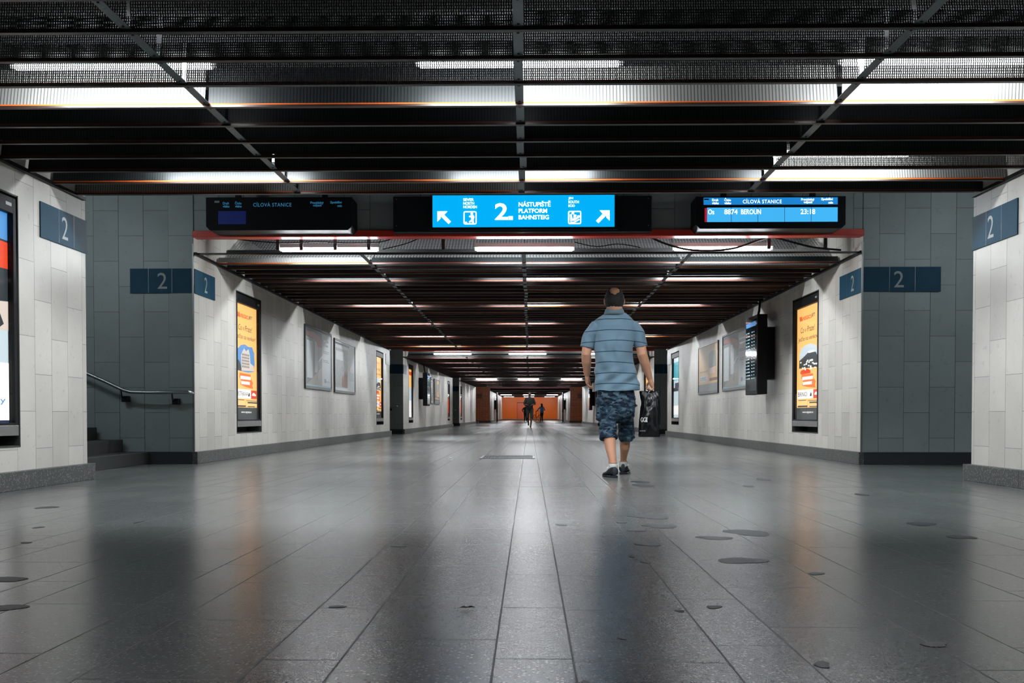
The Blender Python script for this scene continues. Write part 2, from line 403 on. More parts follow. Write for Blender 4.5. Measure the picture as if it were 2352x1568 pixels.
# far orange wall
ORW = M('orange_enamel_wall', (1.0, .17, .003), .35, var=.08, spec=.3, scale=1.5)
tag(MB().box(-3.4, 3.5, 130, 130.3, .14, 3.3).build('wall_far', ORW), kind='structure')
dr = empty('door_1', (1.0, 129.98, .14), kind='structure')
dr.location.x = -.99
plate('door_leaf', M('orange_door', (.80, .11, .012), .3), dr, -.5, .5, 0, 2.0, -.01, .01)
plate('door_frame', CHAR, dr, -.54, -.5, 0, 2.08, -.03, .01); plate('door_frame', CHAR, dr, .5, .54, 0, 2.08, -.03, .01); plate('door_frame', CHAR, dr, -.54, .54, 2.0, 2.08, -.03, .01)
# baseboards
def bboard(name, x0, x1, y0, y1, m=GRAN): return tag(MB().box(x0, x1, y0, y1, 0, .145).build(name, m, bevel=.004), kind='structure')
bboard('baseboard_left', XL-.02, XL+.055, -1.5, 9.41); bboard('baseboard_right', XR-.055, XR+.02, -1.5, 9.38)
for i, (a, b_, za, zb) in enumerate(SECT):
    xl, xr = (XL, XR) if i < 3 else (-3.36, 3.46)
    bboard('baseboard_left', xl-.01, xl+.05, a-.065, b_+.05 if i < 3 else b_); bboard('baseboard_right', xr-.05, xr+.01, a-.065, b_+.05 if i < 3 else b_)
    bboard('baseboard_facing_left', -9, xl-.011, a-.065, a+.0, CHAR); bboard('baseboard_facing_right', xr+.011, 9, a-.065, a+.0, CHAR)
bboard('baseboard_far', -3.3, 3.4, 129.93, 130.0)
# metal corner trims on the openings
for X, nm in ((XL, 'trim_1'), (XR, 'trim_2')):
    tag(MB().box(X-.018, X+.004, 12.375, 12.4, .145, 2.62).build(nm, STEELD, bevel=.003), kind='structure')

# ------------------------------------------------------------------ louvred ceiling
STX = [-2.02, -.06, 1.92]
def zc(d, s): 
    a, b_, za, zb = s
    return lerp(za, zb, (d-a)/(b_-a))
def blade_quad(b, x0, x1, d, z, run, rise=.165, mi=0):
    b.quad((x0, d, z), (x1, d, z), (x1, d+run, z+rise), (x0, d+run, z+rise), mi)
def beam_box(b, x0, x1, d, z, w=.035, h=.014, mi=0): b.box(x0, x1, d-.004, d-.004+w, z, z+h, mi)
def louvre_rows(parent, ds, zf, x0, x1, split, individual):
    cuts = [x0]+[q for q in split]+[x1]
    LIT_PANELS = {8: (1, 0, 1, 1), 13: (0, 0, 0, 1), 14: (1, 1, 0, 0)}  # near panels that get the lit blade copy, by row
    one = MB()
    for k, d in enumerate(ds):
        z = zf(d)
        bb = MB() if individual else one
        beam_box(bb, x0, x1, d, z)
        if individual: bb.build('cross_beam', BROWN, parent)
        for i in range(len(cuts)-1):
            pb = MB() if individual else one
            run = random.choice([-.02, .0, .03, .05, .06]); xa, xb = cuts[i]+.012, cuts[i+1]-.012
            dz = random.uniform(-.004, .004)
            pb.box(xa, xb, d+.004, d+.008, z+.014, z+.024, 1)
            blade_quad(pb, xa, xb, d+.008, z+.024+dz, run if k or d < 12 else .05, .235 if k or d < 12 else .07, 2)
            if individual:
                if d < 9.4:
                    mm = MESHP if (k < 8 or (k == 12 and i == 3)) else (MESHL if LIT_PANELS.get(k, (0,)*4)[i] else MESHK)
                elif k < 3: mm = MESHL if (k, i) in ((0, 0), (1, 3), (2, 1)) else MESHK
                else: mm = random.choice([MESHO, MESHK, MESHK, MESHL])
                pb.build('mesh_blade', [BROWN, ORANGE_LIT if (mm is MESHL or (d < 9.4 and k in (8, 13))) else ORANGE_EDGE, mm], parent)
    if not individual: one.build('louvre_grid', [BROWN, ORANGE_EDGE, MESHO], parent)
def strap(parent, X, ds, zf):
    b = MB()
    for i in range(len(ds)-1):
        dx = random.uniform(-.012, .012); z0, z1 = zf(ds[i])+.016, zf(ds[i+1])+.016
        xa, xb = X-.026+dx, X+.026+dx; y0, y1 = ds[i]+.03, ds[i+1]+.01
        b.add([(xa,y0,z0),(xb,y0,z0),(xb,y1,z1),(xa,y1,z1),(xa,y0,z0+.004),(xb,y0,z0+.004),(xb,y1,z1+.004),(xa,y1,z1+.004)],
              [(0,3,2,1),(4,5,6,7),(0,1,5,4),(1,2,6,5),(2,3,7,6),(3,0,4,7)], 0)
        for yy in (y0+.05, y1-.05):
            b.loft([(X+dx, yy, z0-.004), (X+dx, yy, z0+.002)], [.007, .007], seg=6, cap=False, mi=1)
    b.build('strap', [STRAP, BLACKM], parent)
SP = .425
near_ds = [3.14+SP*i for i in range(15)]
cn = empty('ceiling', (0, 0, 0), kind='structure')
louvre_rows(cn, near_ds, lambda d: 2.5, XL+.01, XR-.01, STX, True)
for X in STX: strap(cn, X, near_ds, lambda d: 2.5)
MB().box(XL+.01, XR-.01, 9.20, 9.30, 2.535, 2.60).build('end_beam', BLACKM, cn)
for i, s in enumerate(SECT):
    c = empty('ceiling', (0, 0, 0), kind='structure')
    a, b_ = s[0], s[1]; xl, xr = (XL, XR) if i < 3 else (-3.36, 3.46)
    ds = []; d = a+.06
    # first beam, then an open bay for the lamps, then the regular rows
    ds = [a+.06]; d = a+.06+SP*1.9
    while d < b_-.1: ds.append(d); d += SP
    zf = lambda q, s=s: zc(q, s)
    fb = MB(); beam_box(fb, xl+.01, xr-.01, ds[0], zf(ds[0]), .05, .02); fb.build('cross_beam', BROWN, c)
    louvre_rows(c, ds[1:], zf, xl+.01, xr-.01, STX, i == 0)
    if i < 3:
        for X in STX: strap(c, X, ds, zf)
    # mesh behind the lamps of the open bay
    z0 = zf(a)
    mb = MB(); cuts = [xl+.01]+STX+[xr-.01]
    for k in range(4): mb.quad((cuts[k], a+1.15, z0+.10), (cuts[k+1]-.01, a+1.15, z0+.10), (cuts[k+1]-.01, a+1.9, z0+.50), (cuts[k], a+1.9, z0+.50))
    mb.build('back_mesh', MESHD if i == 0 else MESHK, c)  # farther bays use the shaded blade copy

for i, s in enumerate([(-1.5, 9.3, 2.5, 2.5)]+SECT):
    xl, xr = (XL, XR) if i < 4 else (-3.36, 3.46)
    for X0, X1, nm in ((xl, xl+.035, 'trim_3'), (xr-.035, xr, 'trim_4')):
        a, b_, za, zb = s
        b = MB(); b.add([(X0,a,za-.01),(X1,a,za-.01),(X1,b_,zb-.01),(X0,b_,zb-.01),(X0,a,za+.02),(X1,a,za+.02),(X1,b_,zb+.02),(X0,b_,zb+.02)], [(0,3,2,1),(4,5,6,7),(0,1,5,4),(1,2,6,5),(2,3,7,6),(3,0,4,7)])
        tag(b.build(nm, BLACKM), kind='structure')
# ------------------------------------------------------------------ lamps
def make_lamp(far=False):
    r = empty('ceiling_lamp')
    MB().box(-.62, .62, -.03, .03, .022, .07).build('housing', HOUS, r, bevel=.004)
    MB().loft([(-.585, 0, 0), (.585, 0, 0)], [.028, .028], side=Vector((0, 1, 0)), seg=6, cap=False).build('tube', TUBEF if far else TUBE, r, smooth=True)
    for s_ in (-1, 1): MB().box(s_*.60-.015, s_*.60+.015, -.018, .018, -.018, .03).build('lamp_holder', HOUS, r)
    return r
def copy_tree(o, parent=None):
    c = o.copy(); COL.objects.link(c)
    if parent: c.parent = parent
    for ch in list(o.children): copy_tree(ch, c)
    return c
LX = [-2.47, -.06, 2.42]
protos = {}
def lamp(x, d, z, label, group, far=False):
    if far not in protos: protos[far] = make_lamp(far); o = protos[far]
    else:
        o = copy_tree(protos[far])
    o.location = (x, d, z); o['label'] = label; o['category'] = 'lamp'; o['group'] = group
    return o
SIDE = ['dark board side', 'middle', 'lit board side']
for j in range(3):
    lamp(LX[j], 6.215, 2.655, 'fluorescent lamp glowing through the near ceiling grid, front row, ' + SIDE[j], 'lamps above the near ceiling grid')
    lamp(LX[j], 8.47 if j < 2 else 8.40, 2.655, 'fluorescent lamp mostly hidden by the near ceiling grid, back row, ' + SIDE[j], 'lamps above the near ceiling grid')
    lamp(LX[j]+(.0 if j < 2 else -.05), 12.93, 2.625, 'bare fluorescent lamp just behind the long red beam, ' + SIDE[j], 'lamps in the open bay behind the red beam')
for i, s in enumerate(SECT):
    rows = {0: [14.86, 18.26, 21.66, 25.06, 28.4], 1: [33.6, 37.0, 41.2, 45.5, 49.8], 2: [60.1, 65.0, 70.0, 75.0], 3: [97, 111, 125]}[i]
    for r_, d in enumerate(rows):
        op = (i > 0 and r_ == 0)
        for j in range(3):
            z = zc(d, s)+(.13 if op else (.15 if i < 3 else -.02))
            lb = ['fluorescent lamp above the ceiling grid between the first and second openings', 'fluorescent lamp above the ceiling grid between the second and third openings', 'fluorescent lamp above the ceiling grid before the brick-clad walls', 'fluorescent lamp under the ceiling between brick walls and orange wall'][i]
            if op: lb = 'bare fluorescent lamp in the open bay of the %s, ' % ['', 'second opening', 'third opening', 'brick-clad opening'][i] + SIDE[j]
            lamp(LX[j], d, z, lb, 'lamps of %s' % (lb.split(',')[0]) if not op else 'lamps in the farther open bays', far=i > 1)
for j in range(3): lamp(LX[j]*1.0, 79.5, 2.85, 'bare fluorescent lamp in front of the brick-clad walls, ' + SIDE[j], 'lamps in front of the brick-clad walls', far=True)

for X, lb in ((-5.6, 'unseen lamp added over the near stairs to light the facing wall'), (5.6, 'unseen lamp added in the recess opposite the stairs to light its wall')):  # unseen lamps added to brighten the facing walls
    o = lamp(X, 9.75, 2.92, lb, 'unseen lamps added to light the facing walls')
    for c in o.children:
        if c.name.startswith('tube'): c.data = c.data.copy(); c.data.materials[0] = E('added_tube_dim', (.80, .93, 1.0), 60, (.9, .9, .9))  # dimmer tube for the two added lamps
# cables and hangers in the open bay
def cable(pts, r, label, d=12.72):
    b = MB(); P = [at(x, y, d) for x, y in pts]
    Q = []
    for i in range(len(P)-1):
        p0, p1, p2, p3 = P[max(i-1, 0)], P[i], P[i+1], P[min(i+2, len(P)-1)]
        for t in (0, .25, .5, .75):
            Q.append(.5*((2*p1)+(-p0+p2)*t+(2*p0-5*p1+4*p2-p3)*t*t+(-p0+3*p1-3*p2+p3)*t**3))
    Q.append(P[-1])
    b.loft(Q, [r]*len(Q), side=Vector((0, 1, 0)), seg=6)
    return tag(b.build('electric_cable', BLACKP, smooth=True), label, 'cable', 'cables in the open lamp bay')
cable([(535, 548), (590, 554), (660, 558), (730, 555), (800, 558), (870, 556), (905, 546)], .007, 'thin black cable sagging above the lamp under the dark board')
cable([(1495, 545), (1530, 560), (1580, 573), (1640, 575), (1690, 569), (1740, 552), (1775, 545), (1820, 556), (1870, 568), (1930, 574)], .013, 'thick black cable looping across the lamp under the lit board')
cable([(880, 572), (930, 560), (960, 548)], .006, 'short thin cable beside the end of the lamp under the dark board')
cable([(1320, 556), (1370, 566), (1420, 560), (1470, 568)], .006, 'thin cable hanging between the middle and far lamps')
for x, lb in ((638, 'beside the lamp end nearest the handrail wall'), (692, 'above the lamp under the dark board'), (770, 'above the middle of the lamp under the dark board'), (847, 'at the inner end of the lamp under the dark board'), (1018, 'between the dark board and the blue platform sign'), (1766, 'at the end of the lamp under the lit board'), (1896, 'near the wall under the lit board')):
    p = at(x, 545, 12.8)
    tag(MB().box(p.x-.02, p.x+.02, 12.79, 12.81, 2.60, 3.05).build('ceiling_hanger', BLACKM), 'short metal hanger strip ' + lb, 'hanger', 'hangers in the open lamp bay')

# ------------------------------------------------------------------ number bands
def number_sign(loc, rz, w, num, cx, label, h=.29, m=BLUEP, joints=(), nm=None):
    r = empty('platform_number_sign', loc, rz, label, 'sign')
    plate('panel', m, r, 0, w, 0, h, -.012, 0)
    if joints:
        b = MB()
        for j in joints: b.box(j-.0015, j+.0015, -.0126, -.0119, 0, h)
        b.build('panel_joint', STEELD, r)
    if num: text('number', num, nm or PALE, r, cx, .05, h=.19, w=.115, y=-.0135, align='C')
    return r
RL, RR = PI/2, -PI/2
def Lw(y, z=0): return (XL, y, z)
p = 2.03
number_sign((-4.745, 12.388, p), 0, .745, '2', .385, 'blue band with a pale 2 on the shaded wall above the handrail', joints=(.22, .50))
number_sign((XR+.005, 12.388, p), 0, .90, '2', .41, 'blue band with a pale 2 on the shaded wall opposite the handrail', joints=(.30, .60))
number_sign((XL, 8.48, p), RL, .88, '2', .44, 'blue band with a pale 2 on the near wall beside the large lightbox', joints=(.33, .62))
number_sign((XR, 9.33, p), RR, .85, '2', .37, 'blue band with a pale 2 on the near wall at the edge opposite the lightbox', joints=(.28, .57))
number_sign((XL, 12.40, p), RL, .80, '2', .42, 'blue band with a pale 2 on the lit passage wall, handrail side', joints=(.28, .56))
number_sign((XR, 13.28, p), RR, .88, '2', .53, 'blue band with a pale 2 on the lit passage wall, lit board side', joints=(.3, .6))
number_sign((XL, 28.95, 2.0), RL, .8, '', 0, 'faded grey-blue panel at the far end of the wall after the lightbox', m=BLUEG)
number_sign((XR, 29.75, 2.0), RR, .8, '', 0, 'faded grey-blue panel at the far end of the wall, lit board side', m=BLUEG)
number_sign((-4.95, 32.988, 1.90), 0, .95, '3', .42, 'blue band with a partly hidden pale 3 at the second opening', joints=(.3, .6))
number_sign((XR+.005, 32.988, 1.90), 0, 1.1, '', 0, 'plain blue band at the second opening behind the man', joints=(.3, .6))
number_sign((XL, 33.0, 1.90), RL, .8, '', 0, 'small faded blue panel just inside the second opening', m=BLUEG)
number_sign((-4.95, 59.388, 1.95), 0, .95, '', 0, 'plain blue band at the third opening down the passage')
number_sign((XR+.005, 59.388, 1.95), 0, .95, '', 0, 'plain blue band at the third opening hidden side')
for X, lb in ((-4.25, 'small dark lettered plate on the brick wall nearer the handrail side'), (4.3, 'small dark lettered plate on the brick wall nearer the man')):
    r = empty('direction_plate', (X, 88.98, 2.05), 0, lb, 'sign')
    for k in range(4): plate('plate_line', CHAR, r, -.22, .22, .1*k, .1*k+.065, -.02, 0)

# ------------------------------------------------------------------ hanging sign boards over the first opening
def zpx(py, d): return at(1176, py, d).z
def xpx(px, py, d): return at(px, py, d).x
D = 12.1
def rectpx(x0, x1, y0, y1, d=D):
    a, b = at(x0, y1, d), at(x1, y0, d); return a.x, b.x, a.z, b.z
# platform sign
x0, x1, z0, z1 = rectpx(903, 1497, 449, 533, 12.2)
bs = empty('platform_direction_sign', ((x0+x1)/2, 12.2, z0), 0, 'long lit blue platform 2 sign in a black casing above the red beam', 'sign')
W, H = x1-x0, z1-z0
MB().box(-W/2, W/2, 0, .19, 0, H).build('casing', BLACKM, bs, bevel=.006)
kk = 2400/12.2
MB().box(-.0+(990-1200)/kk, (1418-1200)/kk, -.05, 0, (533-530)/kk, H-.005).build('frame', BLACKP, bs, bevel=.004)
def bx(px): return (px-1200)/kk
def bz(py): return (533-py)/kk
bw0, bw1, bz0, bz1 = bx(996), bx(1410), bz(524), bz(452)
plate('lit_face', SIGN_B, bs, bw0, bw1, bz0, bz1, -.056, -.05)
yy = -.058
WT = WHITE_T
text('number', '2', WT, bs, bx(1138), bz(508), w=30/kk, h=38/kk, y=yy, bold=.02); plate('number_dot', WT, bs, bx(1169), bx(1179), bz(508), bz(499.5), yy-.001, yy)
for s_, yy_ in (('NÁSTUPIŠTĚ', 478), ('PLATFORM', 492.5), ('BAHNSTEIG', 507)):
    t = text('sign_lettering', s_, WT, bs, bx(1192), bz(yy_), w={478: 73, 492.5: 65, 507: 69}[yy_]/kk, h=(13.5 if yy_ == 478 else 10)/kk, y=yy, bold=.02)
for s_, w_, yy_ in (('SEVER', 24, 465), ('NORTH', 25, 473.5), ('NORDEN', 31, 481.5)): text('sign_lettering', s_, WT, bs, bx(1066), bz(yy_), w=w_/kk, h=6.3/kk, y=yy, bold=.015)
for s_, w_, yy_ in (('JIH', 11, 463), ('SOUTH', 24, 471), ('SÜD', 15, 479)): text('sign_lettering', s_, WT, bs, bx(1305), bz(yy_), w=w_/kk, h=6.3/kk, y=yy, bold=.015)
def arrow(cx, cy, fl):
    b = MB()
    def P(a, c): return (bx(cx)+fl*a/kk, bz(cy)+c/kk)
    b.poly([P(-15, 14), P(8, 14), P(1, 6.5), P(-7.5, 6.5), P(-7.5, -2), P(-15, -9.5)], yy-.001, yy)
    b.poly([P(-9, 12), P(-2, 9), P(16, -9.5), P(10.5, -15), P(-12, 7.5)], yy-.0012, yy+.0002)
    b.build('arrow', WT, bs)
arrow(1022, 502, 1); arrow(1384, 501, -1)
def picto(px0, up):
    cx, cy = px0+15.5, 503
    def P(a, c): return (bx(cx)+a/kk, bz(cy)+c/kk)
    fr = MB(); R = 15
    for k in range(4):
        a0 = k*PI/2
        c_, s_ = math.cos(a0), math.sin(a0)
        pts = []
        for (a, c) in ((-11, 15), (11, 15), (11, 12.4), (-11, 12.4)):
            pts.append(P(a*c_-c*s_, a*s_+c*c_))
        fr.poly(pts, yy-.001, yy)
        arc = [(11+4*math.cos(q), 11+4*math.sin(q)) for q in [i*PI/10 for i in range(6)]] + [(11+1.4*math.cos(q), 11+1.4*math.sin(q)) for q in [i*PI/10 for i in range(5, -1, -1)]]
        fr.poly([P(a*c_-c*s_, a*s_+c*c_) for a, c in arc], yy-.001, yy)
    fr.build('pictogram_border', WT, bs)
    f = MB()
    if up:
        f.poly([P(4+3*math.cos(q), 9+3*math.sin(q)) for q in [i*PI/5 for i in range(10)]], yy-.001, yy)
        f.poly([P(-1, 5), P(8, 6), P(10, 2), P(8, -4), P(3, -4), P(2, 1), P(-3, 2)], yy-.001, yy)
        f.poly([P(3, -4), P(8, -4), P(9, -13), P(5, -13), P(4, -8), P(0, -11), P(-3, -9)], yy-.0012, yy)
        f.poly([P(-13, -9), P(-7, -9), P(-7, -12), P(0, -12), P(0, -13.5), P(-13, -13.5)], yy-.0014, yy)
    else:
        f.poly([P(-4+3*math.cos(q), 10+3*math.sin(q)) for q in [i*PI/5 for i in range(10)]], yy-.001, yy)
        f.poly([P(-11, 7), P(-7, 8), P(-5, -3), P(6, 1), P(5, 4), P(11, 5), P(12, 1), P(0, -7), P(-10, -8)], yy-.001, yy)
        f.poly([P(-2, 7), P(4, 6), P(3, 1), P(-3, -1)], yy-.0012, yy)
        f.poly([P(-10, -9), P(-3, -10), P(10, -3), P(12, -5), P(-2, -13), P(-10, -13)], yy-.0014, yy)
    f.build('pictogram', WT, bs)
picto(1066, True); picto(1304, False)
b = MB()
for px in (912, 1488):
    for py in (458, 519): b.loft([(bx(px), -.004, bz(py)), (bx(px), .002, bz(py))], [.006, .006], seg=8, cap=False)
b.build('screw', STEEL, bs)

def board(x0, x1, y0, y1, lit, label):
    d = 12.0; a, b_, z0, z1 = rectpx(x0, x1, y0, y1, d); k = 2400/d
    r = empty('departures_board', ((a+b_)/2, d, z0), 0, label, 'display')
    W, H = b_-a, z1-z0; c = .045
    MB().poly([(-W/2+c, 0), (W/2-c, 0), (W/2, c), (W/2, H), (-W/2, H), (-W/2, c)], 0, .38).build('casing', BLACKP, r, bevel=.006)
    X = lambda px: (px-(x0+x1)/2)/k
    Z = lambda py: (y1-py)/k
    if lit:
        plate('header_face', SCR_H, r, X(1618), X(1922), Z(471), Z(455), -.004, 0)
        plate('screen', SCR_B, r, X(1626), X(1922), Z(510), Z(477.5), -.004, 0)
        plate('red_edge', SCR_R, r, X(1620.5), X(1626), Z(510), Z(478.5), -.004, 0)
        seg = MB()
        for px in (1681, 1741, 1802, 1862): seg.box(X(px)-.0025, X(px)+.0025, -.0046, -.004, Z(510), Z(477.5))
        seg.build('segment_gap', P_NAVY, r)
        t = WHITE_T; o_ = 0
    else:
        plate('header_face', BLACKP, r, X(490), X(790), Z(478), Z(458), -.004, 0)
        plate('screen', DIM_B, r, X(501), X(565), Z(515), Z(485), -.004, 0)
        t = DIM_T; o_ = 1618-493
    y = -.006
    def tx(s, px, py, w, h): text('board_lettering', s, t, r, X(px-o_), Z(py+(7.0 if not lit else 0)), w=w/k, h=h/k, y=y, bold=.012)
    tx('Druh', 1637, 463, 14, 5.6); tx('vlaku', 1637, 470, 15, 5.6)
    tx('Číslo', 1665, 463, 15, 7); tx('vlaku', 1665, 470, 15, 5.6)
    text('board_lettering', 'CÍLOVÁ STANICE', t, r, X(1707-o_), Z(468.3+(7 if not lit else 0)), w=88/k, h=10.5/k, y=y, space=1.1)
    tx('Pravidelný', 1839, 464, 30, 7); tx('odjezd', 1845, 470, 19, 7)
    tx('Zpoždění', 1884, 463, 27, 7); tx('min', 1901, 469.5, 10, 5)
    if lit:
        for s_, px, w_ in (('Os', 1628, 14), ('8874', 1665, 30), ('BEROUN', 1703, 45), ('23:18', 1838, 33)):
            text('board_lettering', s_, t, r, X(px), Z(493), w=w_/k, h=11.5/k, y=y, bold=.01)
        plate('badge', CHAR, r, X(1619), X(1630), Z(460), Z(457), -.006, -.004)
    else: plate('badge', PALE, r, X(493), X(504), Z(466), Z(461.5), -.006, -.004)
    for s_ in (-.6, .6): MB().box(W*s_/2-.03, W*s_/2+.03, .12, .18, H, 3.3-z0).build('hanger', BLACKM, r)
    return r
board(473, 808, 452, 529, False, 'dark switched-off departures board above the handrail end of the red beam')
board(1598, 1943, 450, 525, True, 'lit blue departures board showing BEROUN 23:18')

# ------------------------------------------------------------------ lightboxes
def lightbox(X, y0, y1, side, label, design, detail=True):
    # side -1: left wall (faces +x); root at lower reading-left corner of the niche
    loc = (X, y0, HZ0) if side < 0 else (X, y1, HZ0)
    r = empty('poster_lightbox', loc, RL if side < 0 else RR, label, 'lightbox', 'backlit poster cases let into the passage walls')
    W, H = y1-y0, HZ1-HZ0
    b = MB(); b.box(.0, .012, -.004, .24, 0, H); b.box(W-.012, W, -.004, .24, 0, H); b.box(0, W, .22, .28, 0, H); b.box(0, W, -.004, .24, 0, .012); b.box(0, W, 0, .24, H-.012, H)
    b.build('niche_lining', DARKN, r)
    b = MB(); b.box(.03, W-.03, .05, .2, .10, H-.03); b.build('case', BLACKM, r, bevel=.004)
    b = MB(); f = .075; b.box(.03, f, .0, .05, .17, H-.03); b.box(W-f, W-.03, .0, .05, .17, H-.03); b.box(f, W-f, .0, .05, H-.15, H-.03); b.box(f, W-f, 0, .05, .17, .19); b.build('frame', BLACKP, r, bevel=.003)
    MB().box(.03, W-.03, -.006, .05, .09, .17).build('steel_sill', STEEL, r, bevel=.003)
    px0, px1, pz0, pz1 = f, W-f, .19, H-.15
    w, h = px1-px0, pz1-pz0
    fl_ = .049
    def U(u): return px0+u*w
    def V(v): return pz0+v*h
    def pl(name, m, u0, u1, v0, v1, lay=1): return plate(name, m, r, U(u0), U(u1), V(v0), V(v1), fl_-.001*lay-.001, fl_-.001*lay)
    def sh(name, m, pts, lay=1): return shape(name, m, r, [(U(a), V(c)) for a, c in pts], fl_-.001*lay-.001, fl_-.001*lay)
    def tx(s, m, u, v, tw, th, lay=4, **k): return text('poster_lettering', s, m, r, U(u), V(v), w=tw*w, h=th*h, y=fl_-.001*lay-.0012, **k)
    if design.startswith('amber'):
        city = design.split(':')[1]
        pl('poster', P_OR, 0, 1, .105, 1, 0); pl('poster_footer', P_GREY, 0, 1, 0, .105, 0)
        tx('REGIO', P_RED, .27, .885, .34, .034, bold=.02); tx('JET', P_NAVY, .615, .885, .17, .036, bold=.02, shear=.2)
        sh('logo_mark', P_RED, [(.14, .885), (.19, .885), (.16, .925), (.12, .925)], 3); sh('logo_mark', P_RED, [(.20, .885), (.25, .885), (.22, .925), (.18, .925)], 3)
        tx('Co v Praze!', P_DK, .17, .775, .60, .050, shear=.15); tx('Jeďte na venkov!', P_DK, .06, .69, .86, .055, shear=.15)
        if city == 'OSTRAVA':
            sh('photo_sky', P_SKY, [(.12, .44), (.1, .54), (.14, .61), (.28, .645), (.45, .66), (.62, .645), (.78, .65), (.88, .60), (.9, .5), (.86, .43), (.6, .415), (.3, .42)], 1)
            sh('photo_building', P_BLD, [(.30, .425), (.28, .56), (.36, .60), (.42, .625), (.5, .60), (.62, .625), (.68, .57), (.70, .50), (.86, .48), (.88, .435)], 2)
            b = MB()
            for i in range(6):
                for j in range(5): b.box(U(.33+.055*i), U(.355+.055*i), fl_-.0042, fl_-.0035, V(.455+.026*j), V(.472+.026*j))
            b.build('photo_windows', P_DK, r)
            sh('photo_street', P_DK, [(.1, .425), (.13, .52), (.22, .50), (.28, .46), (.30, .42)], 3)
        else:
            sh('photo_sky', P_PBL, [(.12, .53), (.12, .59), (.2, .64), (.4, .66), (.6, .665), (.82, .64), (.9, .56), (.9, .52)], 1)
            sh('photo_hill', P_DK, [(.1, .46), (.11, .53), (.35, .565), (.55, .60), (.82, .58), (.92, .52), (.9, .45)], 2)
            b = MB(); rr = random.Random(3)
            for i in range(26):
                u = rr.uniform(.14, .84); v = rr.uniform(.435, .52); b.box(U(u), U(u+.06), fl_-.0042, fl_-.0035, V(v), V(v+.012))
            b.box(U(.5), U(.75), fl_-.0042, fl_-.0035, V(.585), V(.60)); b.build('photo_houses', P_W, r)
            sh('photo_roofs', P_RED, [(.15, .42), (.2, .44), (.45, .45), (.6, .43), (.6, .405), (.2, .405)], 3)
        sh('splash', P_OR2, [(.22, .405), (.7, .40), (.72, .36), (.82, .33), (.78, .30), (.82, .275), (.5, .285), (.24, .305), (.28, .34), (.2, .37)], 2)
        pl('splash_line', P_W, .25, .70, .352, .380, 3); pl('splash_line', P_W, .28, .66, .308, .334, 3)
        pl('city_panel', P_W, .03, .72, .185, .265, 1); tx(city, P_DK, .07, .205, .50 if city != 'BRNO' else .40, .04, 4)
        sh('city_emblem', P_DK, [(.58, .205), (.66, .205), (.66, .225), (.63, .24), (.6, .225)] , 4)
        pl('price_panel', P_RED, .72, .985, .185, .26, 2); sh('price_mark', P_W, [(.76, .215), (.94, .21), (.95, .222), (.88, .235), (.84, .24), (.80, .235)], 3)
        pl('train', P_TRAIN, .02, .46, .118, .17, 1); pl('train', P_TRAIN, .50, 1, .118, .165, 1)
        pl('train_windows', P_DK, .56, 1, .143, .155, 2); pl('train_roof', P_DK, .08, .42, .168, .174, 2); pl('train_roof', P_DK, .5, 1, .162, .167, 2)
        pl('train_wheels', P_DK, .05, .48, .110, .124, 2); pl('train_wheels', P_DK, .56, .9, .110, .118, 2)
        tx('www.regiojet.cz', P_W, .27, .052, .46, .022, 4, bold=.01)
    elif design == 'big':
        pl('poster', P_PBL, 0, 1, .05, 1, 0); pl('poster_footer', P_NAVY, 0, 1, .0, .012, 0)
        pl('picture_dark', P_DK, 0, 1, .44, 1, 1)
        sh('picture_red', P_RED, [(.0, .72), (1, .735), (1, .86), (.0, .88)], 2)
        sh('picture_blue', P_SKY, [(0, .88), (1, .87), (1, 1), (0, 1)], 2)
        sh('picture_grey', P_BLD, [(.2, .44), (.3, .5), (.6, .56), (1, .58), (1, .44)], 2)
        sh('picture_dark', P_DK, [(.55, .6), (.8, .5), (.9, .45), (.95, .47), (.9, .53), (.7, .62)], 3)
        pl('poster_panel', P_W, 0, 1, .012, .285, 2)
        tx('ší', P_DK, .78, .16, .07, .03, 4); tx('hy', P_SKY, .84, .085, .12, .038, 4)
    elif design == 'teal':
        pl('poster', P_PBL, 0, 1, .0, 1, 0); pl('poster_band', P_TEAL, 0, 1, .62, .93, 1); pl('poster_band', P_NAVY, .2, .9, .50, .58, 1); pl('poster_band', P_W, 0, 1, .05, .2, 1); pl('poster_band', P_DK, 0, .7, .44, .5, 2)
    elif design == 'warm':
        pl('poster', P_OR, 0, 1, .62, 1, 0); pl('poster', P_PBL, 0, 1, .35, .62, 0); pl('poster', P_W, 0, 1, .0, .35, 0); pl('poster_band', P_RED, 0, 1, .88, .95, 1)
    elif design == 'red':
        pl('poster', P_RED, 0, 1, .12, .55, 0); pl('poster', P_GREY, 0, 1, .55, 1, 0); pl('poster', P_DK, 0, 1, 0, .12, 0); pl('poster_band', P_W, .1, .9, .62, .7, 1)
    MB().quad((f, .012, .19), (W-f, .012, .19), (W-f, .012, H-.15), (f, .012, H-.15)).build('glass_pane', GLASS, r)
    if detail:
        pl2 = plate('maker_label', PALE, r, W-.19, W-.10, H-.10, H-.075, -.002, 0)
    return r
lightbox(XL, 6.55, 8.12, -1, 'large lightbox with red and white picture on the near wall beside the handrail', 'big')
lightbox(XL, 14.18, 15.50, -1, 'orange OSTRAVA poster lightbox, nearest in the lit passage wall', 'amber:OSTRAVA')
lightbox(XR, 14.26, 15.66, 1, 'orange BRNO poster lightbox beside the wall-mounted timetable screen', 'amber:BRNO')
lightbox(XL, 27.2, 28.5, -1, 'orange poster lightbox at the far end of the wall with the OSTRAVA case', 'amber:PRAHA' if False else 'warm2' if False else 'amber:OLOMOUC', False)
lightbox(XR, 27.5, 28.9, 1, 'teal and white poster lightbox behind the black carrier bag', 'teal', False)
lightbox(XL, 34.5, 35.8, -1, 'narrow-looking warm poster lightbox just past the second opening', 'warm', False)
